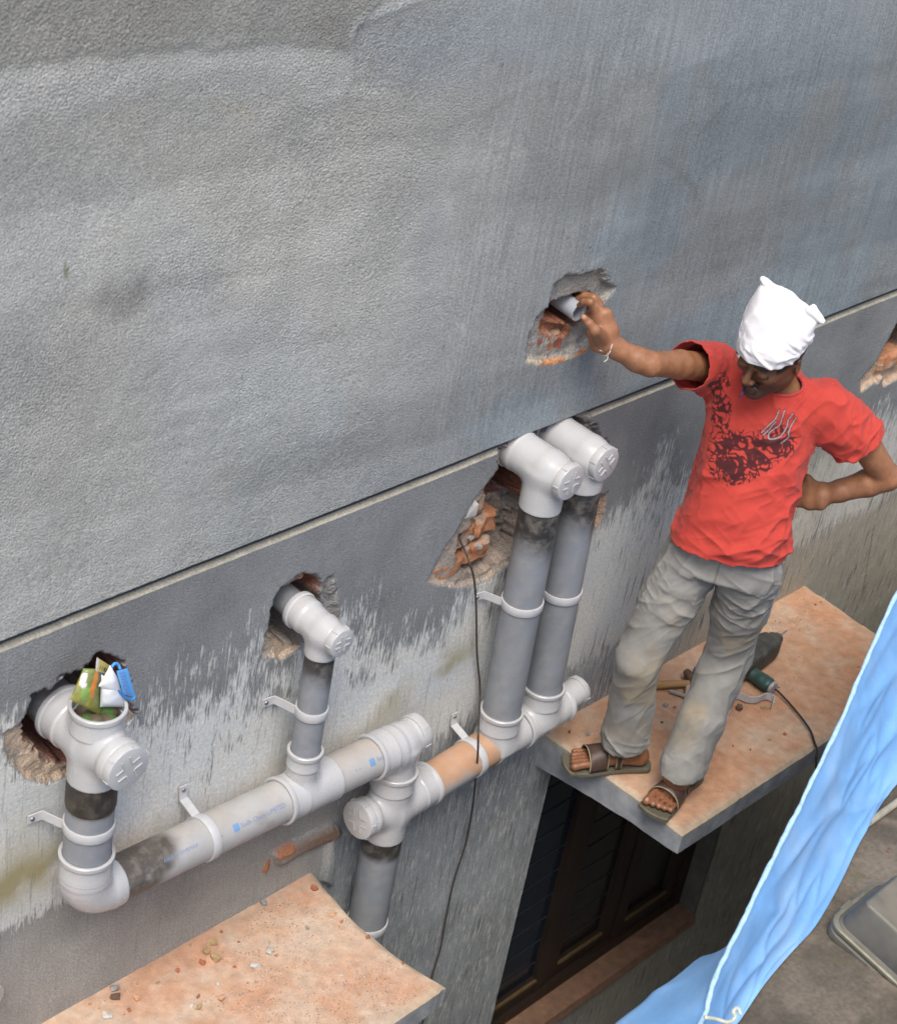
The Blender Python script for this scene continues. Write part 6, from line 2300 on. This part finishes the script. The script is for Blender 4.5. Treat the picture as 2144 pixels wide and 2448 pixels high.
GR = 'rubble pieces on the lower slab'
for (cx_, cy_, sz, kind, nm, lab) in (
        (1222, 372, (0.012, 0.010, 0.009), 'brick', 'brick_chunk', 'red brick lump nearest the inner right corner of the lower slab'),
        (1293, 474, (0.010, 0.006, 0.006), 'pale', 'brick_chunk', 'pale orange almond-shaped chip near the right edge of the lower slab'),
        (1025, 430, (0.011, 0.011, 0.008), 'grey', 'stone', 'blue-grey stone close to the wall on the lower slab'),
        (825, 588, (0.015, 0.009, 0.009), 'tan', 'brick_chunk', 'tan block at the top of the rubble heap on the lower slab'),
        (800, 622, (0.012, 0.010, 0.009), 'tan', 'brick_chunk', 'tan block on the left of the rubble heap on the lower slab'),
        (838, 646, (0.020, 0.013, 0.011), 'tan', 'brick_chunk', 'largest tan block in the rubble heap on the lower slab'),
        (786, 661, (0.011, 0.009, 0.008), 'brick', 'brick_chunk', 'orange-red lump at the foot of the tan rubble heap'),
        (690, 692, (0.008, 0.007, 0.007), 'brick', 'brick_chunk', 'small red lump between the wall and the tan rubble heap'),
        (1050, 614, (0.015, 0.012, 0.010), 'white', 'plaster_chunk', 'rounded white plaster lump right of the tan rubble heap'),
        (995, 670, (0.015, 0.010, 0.007), 'white', 'plaster_chunk', 'flat pale plaster flake below the rounded white lump'),
        (445, 762, (0.015, 0.012, 0.009), 'grey', 'stone', 'grey stone beside a brown brick stub, left on the lower slab'),
        (450, 798, (0.016, 0.009, 0.009), 'dark', 'brick_chunk', 'brown brick stub in front of the left grey stone'),
        (534, 800, (0.010, 0.009, 0.009), 'pale', 'brick_chunk', 'pale orange cube right of the brown brick stub'),
        (417, 868, (0.014, 0.012, 0.008), 'white', 'plaster_chunk', 'whitish plaster lump lowest on the left of the lower slab'),
        (862, 798, (0.013, 0.009, 0.007), 'pale', 'plaster_chunk', 'pale flat chip in the lower middle of the lower slab'),
        (775, 830, (0.014, 0.006, 0.006), 'tan', 'brick_chunk', 'slender tan splinter below the crumbs on the lower slab'),
        (1197, 524, (0.007, 0.007, 0.006), 'grey', 'stone', 'small grey pebble right of centre on the lower slab')):
    chunk(nm, s1p(cx_, cy_), sz, kind, lab, 'rubble', GR, rng.random() * 3)
for (cx_, cy_, kind) in ((1328, 497, 'brick'), (1435, 556, 'brick'), (1568, 657, 'brick'), (863, 541, 'brick'), (930, 580, 'brick'), (742, 592, 'tan'), (616, 738, 'tan'), (501, 842, 'brick'), (350, 820, 'pale'), (915, 676, 'brick'),
                         (1075, 630, 'pale'), (745, 826, 'white'), (752, 783, 'white'), (770, 790, 'brick'), (848, 742, 'white'), (1410, 700, 'white'), (1330, 705, 'white'), (1400, 775, 'pale'), (1437, 738, 'pale'), (1200, 500, 'white')):
    chunk('crumb', s1p(cx_, cy_), np.array([0.0062, 0.0055, 0.0048]) * (0.7 + 0.6 * rng.random()), kind, 'tiny loose crumb scattered on the lower slab', 'crumb', 'loose crumbs on the lower slab', 0, 10)


def s2p(cx_, cy_):
    p = onZ(1244 + cx_ / 1.782, 1300 + cy_ / 1.782, -0.003)
    p[2] = -0.010 * np.clip(-p[1] / 0.562, 0, 1)
    return p


chunk('brick_chunk', s2p(928, 703), (0.016, 0.014, 0.013), 'dark', "dark brown broken lump on the man's slab below the loose strap", 'rubble', None, 0.4)
chunk('brick_chunk', s2p(1042, 696), (0.020, 0.009, 0.008), 'tan', "orange wedge under the end of the loose strap", 'rubble', None, -0.7)
chunk('stone', s2p(616, 692), (0.010, 0.009, 0.008), 'grey', "grey pebble between the man's trouser legs", 'rubble')
chunk('stone', s2p(285, 816), (0.008, 0.007, 0.006), 'grey', "grey pebble beside the toes of the man's right foot", 'rubble')
chunk('brick_chunk', s2p(1125, 806), (0.010, 0.007, 0.004), 'brick', "reddish flat chip near the cable on the man's slab", 'rubble')
for (cx_, cy_, kind) in ((208, 807, 'dark'), (602, 762, 'dark'), (980, 873, 'dark'), (250, 825, 'tan'), (1255, 262, 'brick'), (1240, 285, 'brick'), (1275, 250, 'brick'), (1440, 523, 'brick'), (1452, 530, 'brick'), (655, 700, 'brick'), (850, 800, 'white'),
                         (845, 812, 'white'), (870, 745, 'white'), (1100, 610, 'brick'), (905, 858, 'dark'), (1060, 830, 'tan')):
    chunk('crumb', s2p(cx_, cy_), np.array([0.0055, 0.005, 0.004]) * (0.7 + 0.6 * rng.random()), kind, "tiny loose crumb scattered on the slab around the man", 'crumb', 'loose crumbs on the slab with the man', 0, 10)


def grit(name, label, pts, cols):
    T4 = np.array([[1, 1, 1], [-1, -1, 1], [-1, 1, -1], [1, -1, -1]]) * 0.6
    n = len(pts)
    sz = 0.0010 + 0.0022 * rng.random(n) ** 2.5
    A = rng.normal(size=(n, 3, 3))
    Qm, _ = np.linalg.qr(A)
    V = np.einsum('ij,njk->nik', T4, Qm) * sz[:, None, None] + pts[:, None, :] + np.array([0, 0, 1]) * sz[:, None, None] * 0.4
    F = (np.array([[0, 1, 2], [0, 3, 1], [0, 2, 3], [1, 3, 2]])[None] + 4 * np.arange(n)[:, None, None]).reshape(-1, 3)
    C = np.repeat(cols, 4, 0)
    o = mk(name, V.reshape(-1, 3), F, mat(name + ' mix', attr='Col', rough=0.95), None, False, C)
    tag(o, label, 'grit', None, 'stuff')


pal = np.array([[0.52, 0.46, 0.40], [0.50, 0.30, 0.18], [0.36, 0.15, 0.08], [0.28, 0.27, 0.25], [0.60, 0.55, 0.50]])
n1 = 16000
px_ = rng.uniform(-2.3, -1.03, n1)
py_ = rng.uniform(-0.50, -0.02, n1)
kk = (px_ < -1.02 - 0.04 * np.sin(np.pi * np.clip(-py_ / 0.525, 0, 1))) & (fb2(px_ * 5, py_ * 5, 301, 4) + 0.10 * (1 - np.abs(py_ + 0.2) / 0.25) > 0.530 + 0.12 * rng.random(n1))
p_ = np.stack([px_, py_, -0.05 - 0.010 * np.clip(-py_ / 0.525, 0, 1)], 1)[kk]
grit('grit', 'pale crushed plaster grit strewn over the lower slab', p_, pal[rng.choice(5, len(p_), p=[0.36, 0.28, 0.06, 0.06, 0.24])])
n1 = 2600
px_ = rng.uniform(0.0, 1.36, n1)
py_ = rng.uniform(-0.53, -0.02, n1)
kk = fb2(px_ * 6, py_ * 6, 321, 4) > 0.50 + 0.15 * rng.random(n1)
p_ = np.stack([px_, py_, -0.010 * np.clip(-py_ / 0.562, 0, 1)], 1)[kk]
grit('grit', "fine reddish grit scattered on the slab the man stands on", p_, pal[rng.choice(5, len(p_), p=[0.15, 0.25, 0.35, 0.20, 0.05])])

# loose broken pieces lodged in the wall pockets
for (px, py, y_, sz, kind, lab) in ((1140, 1312, 0.03, (0.017, 0.012, 0.014), 'grey', 'grey mortar lump lodged in the broken brick pocket beside the wire'),
                                    (1122, 1290, 0.03, (0.014, 0.010, 0.009), 'grey', 'small mortar lump above the wire in the broken brick pocket'),
                                    (1128, 1318, 0.025, (0.010, 0.008, 0.009), 'brick', 'red brick crumb lodged in the broken pocket by the wire')):
    p = onY(px, py, y_)
    chunk('mortar_lump', p, sz, kind, lab, 'rubble')
p = onY(1120, 1245, 0.012)
o = chunk('plaster_flake', p, (0.026, 0.008, 0.034), 'white', 'pale loose plaster flake hanging at the left edge of the broken brick pocket', 'plaster')

# ================================================================== NEAR SIDE: ROOF EDGE, TARPAULIN, FLOODLIGHT
ZL = 0.72
A_, B_ = onZ(1655, 2448, ZL), onZ(2230, 1590, ZL)
ed = nrm(B_ - A_)
out_n = np.array([-ed[1], ed[0], 0])
P0, P1 = A_ - ed * 6.0, B_ + ed * 5.0
nb = empty('neighbour_building', (P0 + P1) / 2 * np.array([1, 1, 0]) + np.array([0, 0, -3.0]))
NO = np.array(nb.location)
tag(nb, 'weathered stained concrete roof edge of the near building at the lower right', 'building')
inn = -out_n
V = []
for zc_ in (-3.0, ZL - 0.10):
    V += [np.append((P0 + inn * 0.04)[:2], zc_), np.append((P1 + inn * 0.04)[:2], zc_), np.append((P1 + inn * 5)[:2], zc_), np.append((P0 + inn * 5)[:2], zc_)]
F = [[0, 1, 5, 4], [1, 2, 6, 5], [2, 3, 7, 6], [3, 0, 4, 7]]
mk('wall', np.array(V) - NO, F, mat('neighbour pale wall', (0.60, 0.60, 0.57), 0.9, var=0.25, vscale=3, bump=0.3, bscale=60), nb, False)  # unseen wall, kept pale to bounce light into the lane
V = []
for zc_ in (ZL - 0.10, ZL):
    V += [np.append(P0[:2], zc_), np.append(P1[:2], zc_), np.append((P1 + inn * 5)[:2], zc_), np.append((P0 + inn * 5)[:2], zc_)]
F = [[0, 1, 5, 4], [1, 2, 6, 5], [2, 3, 7, 6], [3, 0, 4, 7], [4, 5, 6, 7], [3, 2, 1, 0]]


def ledge_mat():
    m = mat('stained roof concrete', (0.105, 0.088, 0.068), 0.92, var=0.45, vscale=5, bump=0.6, bscale=70, bdist=0.004, dust=(0.055, 0.050, 0.035), dscale=7, damt=0.8, fine=0.25, fscale=90)
    nt = m.node_tree
    b = nt.nodes['Principled BSDF']
    src = b.inputs['Base Color'].links[0].from_socket
    tc = nt.nodes.new('ShaderNodeTexCoord')
    for sc_, lo_, hi_, colr, am in ((11.0, 0.56, 0.68, (0.175, 0.14, 0.11), 0.8), (55.0, 0.66, 0.74, (0.10, 0.035, 0.02), 0.6), (16.0, 0.60, 0.72, (0.09, 0.085, 0.045), 0.6)):
        n = nt.nodes.new('ShaderNodeTexNoise')
        n.inputs['Scale'].default_value = sc_
        n.inputs['Detail'].default_value = 6
        mp = nt.nodes.new('ShaderNodeMapping')
        mp.inputs['Location'].default_value = (sc_, sc_ * 0.3, 0)
        nt.links.new(tc.outputs['Object'], mp.inputs['Vector'])
        nt.links.new(mp.outputs[0], n.inputs['Vector'])
        r = nt.nodes.new('ShaderNodeMapRange')
        r.inputs['From Min'].default_value = lo_
        r.inputs['From Max'].default_value = hi_
        r.inputs['To Max'].default_value = am
        nt.links.new(n.outputs['Fac'], r.inputs['Value'])
        mx = nt.nodes.new('ShaderNodeMix')
        mx.data_type = 'RGBA'
        nt.links.new(r.outputs[0], mx.inputs['Factor'])
        nt.links.new(src, mx.inputs['A'])
        mx.inputs['B'].default_value = (*colr, 1)
        src = mx.outputs['Result']
    nt.links.new(src, b.inputs['Base Color'])
    return m


mk('roof_slab', np.array(V) - NO, F, ledge_mat(), nb, False)
pp = [onZ(2060, 1978, ZL + 0.012), onZ(2300, 1805, ZL + 0.012)]
MB().tube(np.array(pp) - NO, 0.009, 10).build('conduit', mat('painted conduit', (0.30, 0.28, 0.22), 0.6, var=0.3, vscale=30), nb)

# tarpaulin draped over the roof edge
rid = [(1600, 2610), (1650, 2500), (1682, 2429), (1696, 2378), (1724, 2305), (1775, 2204), (1809, 2133), (1854, 2041), (1893, 1965), (1924, 1900), (1970, 1806), (2023, 1693), (2062, 1599), (2101, 1510), (2144, 1419), (2215, 1280), (2330, 1060)]
rgt = [(1660, 2640), (1715, 2520), (1765, 2448), (1805, 2385), (1838, 2338), (1898, 2268), (1949, 2212), (2005, 2111), (2048, 2021), (2088, 1945), (2118, 1896), (2165, 1840), (2215, 1780), (2265, 1690), (2320, 1590), (2390, 1460), (2500, 1240)]
lft = [(1260, 2640), (1400, 2515), (1480, 2448), (1555, 2385), (1640, 2312), (1745, 2226), (1800, 2138), (1848, 2046), (1888, 1969), (1919, 1904), (1965, 1810), (2018, 1697), (2057, 1603), (2096, 1514), (2139, 1423), (2210, 1284), (2325, 1064)]
nr = len(rid)
zr = np.interp(np.arange(nr), [0, nr - 1], [ZL + 0.13, ZL + 0.36])
_ext = 1.9
RP = smooth_line([onZ(a, b, z_) for (a, b), z_ in zip(rid, zr)], 6)
GP = smooth_line([onZ(a, b, ZL + 0.012) for a, b in rgt], 6)
zl_ = np.interp(np.arange(nr), [0, 5, nr - 1], [ZL - 0.06, ZL + 0.05, ZL + 0.2])
LP = smooth_line([onZ(a, b, z_) for (a, b), z_ in zip(lft, zl_)], 6)
for k in range(len(LP)):
    wv_ = sst(4.2, 6.0, k / 6.0)
    LP[k] = lerp(LP[k], RP[k] - up * 0.30 + inn * 0.02, wv_)
LP2 = LP + np.array([0, 0, -0.8]) + out_n * 0.05
RP, GP, LP, LP2 = [np.vstack([q[0] - ed * e_ for e_ in (1.9, 1.3, 0.7, 0.3)] + [q]) for q in (RP, GP, LP, LP2)]  # unseen extra length along the edge, added for blue bounce light
nv = 26
V = []
for k in range(len(RP)):
    row = []
    for t in np.linspace(0, 1, nv):
        P = lerp(RP[k], GP[k], t)
        P = P - up * 0.05 * math.sin(math.pi * t)
        row.append(P)
    V.append(row)
V = np.array(V)
nu = len(RP)
flat = V.reshape(-1, 3)
i, j = np.meshgrid(np.arange(nu - 1), np.arange(nv - 1), indexing='ij')
i, j = i.ravel(), j.ravel()
Q = np.stack([i * nv + j, i * nv + j + 1, (i + 1) * nv + j + 1, (i + 1) * nv + j], 1)
flat, Q = subdiv(flat, Q)
tv = np.clip(((flat - A_) @ inn + 0.2) / 0.6, 0, 1)
N = vnormals(flat, Q)
if (N @ up).mean() < 0:
    Q = Q[:, ::-1]
    N = -N
uf = np.minimum(1, np.abs((flat - np.mean(flat, 0)) @ ed) * 0 + 1)
dist_r = line_d(flat, RP[::4])
dsp = fold(flat, nrm(ed + inn * 0.25 - up * 0.1), 8, 1.1, 0.012, 81) * sst(0.0, 0.08, dist_r)
dsp += fold(flat, nrm(ed - inn * 0.2), 24, 2.0, 0.006, 83) * sst(0.0, 0.06, dist_r)
flat = flat + N * dsp[:, None]
flat[:, 2] = np.maximum(flat[:, 2], ZL + 0.006)
M_TARP = mat('blue tarpaulin', (0.165, 0.37, 0.69), 0.5, 0.4, var=0.16, vscale=9, bump=0.35, bscale=330, bdist=0.001, fine=0.12, fscale=380, dust=(0.30, 0.42, 0.58), dscale=5, damt=0.45)
tp = empty('tarpaulin', A_ * np.array([1, 1, 0]) + np.array([0, 0, ZL]))
TO = np.array(tp.location)
tag(tp, 'light blue tarpaulin draped along the near roof edge at the lower right', 'tarpaulin')
o = mk('near_flap', flat - TO, Q, M_TARP, tp, True)
md = o.modifiers.new('thick', 'SOLIDIFY')
md.thickness = 0.002
V = []
for k in range(len(RP)):
    row = []
    for t in np.linspace(0, 1, nv):
        if t < 0.45:
            P = lerp(RP[k], LP[k], t / 0.45)
        else:
            P = lerp(LP[k], LP2[k], (t - 0.45) / 0.55)
        row.append(P)
    V.append(row)
flat = np.array(V).reshape(-1, 3)
Q = np.stack([i * nv + j, (i + 1) * nv + j, (i + 1) * nv + j + 1, i * nv + j + 1], 1)
flat, Q = subdiv(flat, Q)
flat = relax(flat, Q, 2, 0.5)
N = vnormals(flat, Q)
dist_r = line_d(flat, RP[::4])
flat = flat + N * (fold(flat, nrm(out_n * 0.4 - up), 8, 1.2, 0.015, 87) * sst(0.05, 0.3, dist_r))[:, None]
o = mk('outer_flap', flat - TO, Q, M_TARP, tp, True)
md = o.modifiers.new('thick', 'SOLIDIFY')
md.thickness = 0.002
hp_ = RP.copy()
hp_ += 0.004 * np.stack([vn2(np.arange(len(RP)) * 0.7, np.zeros(len(RP)), s_) - 0.5 for s_ in (1, 2, 3)], 1)
hr = 0.0042 + 0.0024 * vn2(np.arange(len(RP)) * 0.9, np.zeros(len(RP)), 7)
MB().tube(hp_ + up * 0.004 - TO, hr, 12).build('hem', mat('pale tarpaulin hem', (0.36, 0.57, 0.80), 0.5, var=0.25, vscale=60), tp, True)
r0 = onZ(1684, 2432, ZL + 0.195)
rp_ = smooth_line([r0, onZ(1710, 2436, ZL + 0.18), onZ(1740, 2444, ZL + 0.17), onZ(1756, 2432, ZL + 0.17), onZ(1752, 2418, ZL + 0.18), onZ(1762, 2410, ZL + 0.18), onZ(1770, 2426, ZL + 0.17)], 6)
o = MB().tube(rp_, 0.0040, 8).build('tie_cord', mat('pale cord', (0.48, 0.50, 0.42), 0.8, var=0.2, vscale=60), None, True)
tag(o, 'short pale cord tying the tarpaulin hem at the bottom edge', 'cord')

# floodlight lying face down on the roof edge, tipped towards us
fl = empty('floodlight', onZ(1972, 2210, ZL + 0.03))
FO = np.array(fl.location)
tag(fl, 'grey metal floodlight housing with rounded rim lying on the near roof', 'floodlight')
e1 = nrm((1.0, 0.02, 0.0))
e2 = nrm((0.0, -0.90, -0.16))
e3 = nrm(np.cross(e2, e1))
if e3[2] < 0:
    e3 = -e3
WL, LL = 0.225, 0.50


def rrect(ins, hgt, rad, n=8):
    a, b = WL / 2 - ins, LL / 2 - ins
    rad = max(0.004, rad)
    out = []
    for cx_, cy_, a0 in ((a - rad, b - rad, 0), (-a + rad, b - rad, 90), (-a + rad, -b + rad, 180), (a - rad, -b + rad, 270)):
        for q in range(n + 1):
            th = math.radians(a0 + 90 * q / n)
            out.append(e1 * (cx_ + rad * math.cos(th)) + e2 * (cy_ + rad * math.sin(th)) + e3 * hgt)
    return np.array(out)


cen = e1 * WL / 2 + e2 * LL / 2


def rr_mesh(levels, name, m, parent, capt=True):
    L_ = [rrect(*q) + cen for q in levels]
    k_ = len(L_[0])
    F = [[a * k_ + q, a * k_ + (q + 1) % k_, (a + 1) * k_ + (q + 1) % k_, (a + 1) * k_ + q] for a in range(len(L_) - 1) for q in range(k_)]
    if capt:
        F.append([(len(L_) - 1) * k_ + q for q in range(k_)])
    return mk(name, np.vstack(L_), F, m, parent, 'auto')


M_LAMP = mat('weathered grey metal', (0.15, 0.145, 0.12), 0.5, 0.5, metal=0.25, var=0.3, vscale=14, bump=0.2, bscale=120, dust=(0.19, 0.165, 0.13), dscale=7, damt=0.8)
M_LSIDE = mat('shaded side metal', (0.085, 0.083, 0.075), 0.5, 0.5, metal=0.25, var=0.25, vscale=14, dust=(0.16, 0.145, 0.12), dscale=9, damt=0.5)  # same metal, darkened on the housing sides for their shade
M_RIM = mat('worn rim', (0.17, 0.16, 0.12), 0.5, metal=0.3, var=0.3, vscale=30)
M_GASK = mat('black gasket', (0.03, 0.03, 0.03), 0.6)
rr_mesh([(0.004, -0.028, 0.036), (0.0, -0.022, 0.038), (0.0, -0.006, 0.038), (0.004, -0.001, 0.036)], 'lower_tray', M_LAMP, fl)
rr_mesh([(0.006, -0.003, 0.034), (0.006, 0.004, 0.034)], 'gasket', M_GASK, fl, False)
rr_mesh([(0.002, 0.003, 0.036), (-0.001, 0.006, 0.038), (-0.001, 0.013, 0.038), (0.003, 0.016, 0.036), (0.009, 0.016, 0.032)], 'rim', M_RIM, fl, False)
rr_mesh([(0.008, 0.014, 0.032), (0.016, 0.018, 0.030), (0.034, 0.088, 0.016), (0.038, 0.092, 0.014)], 'housing', M_LSIDE, fl)
rr_mesh([(0.0375, 0.0915, 0.014), (0.042, 0.0955, 0.012)], 'lid', M_LAMP, fl)
MB().lathe(cen + e3 * 0.0955 - e2 * 0.13 + e1 * 0.012, e3, [(0, 0.0055), (0.003, 0.005), (0.004, 0.0002)], 14).build('bolt', M_GASK, fl)
MB().box(cen - e2 * (LL / 2 - 0.004) + e3 * 0.006 - e1 * 0.03, e1 * 0.020, e2 * 0.010, e3 * 0.004).build('latch', M_RIM, fl)
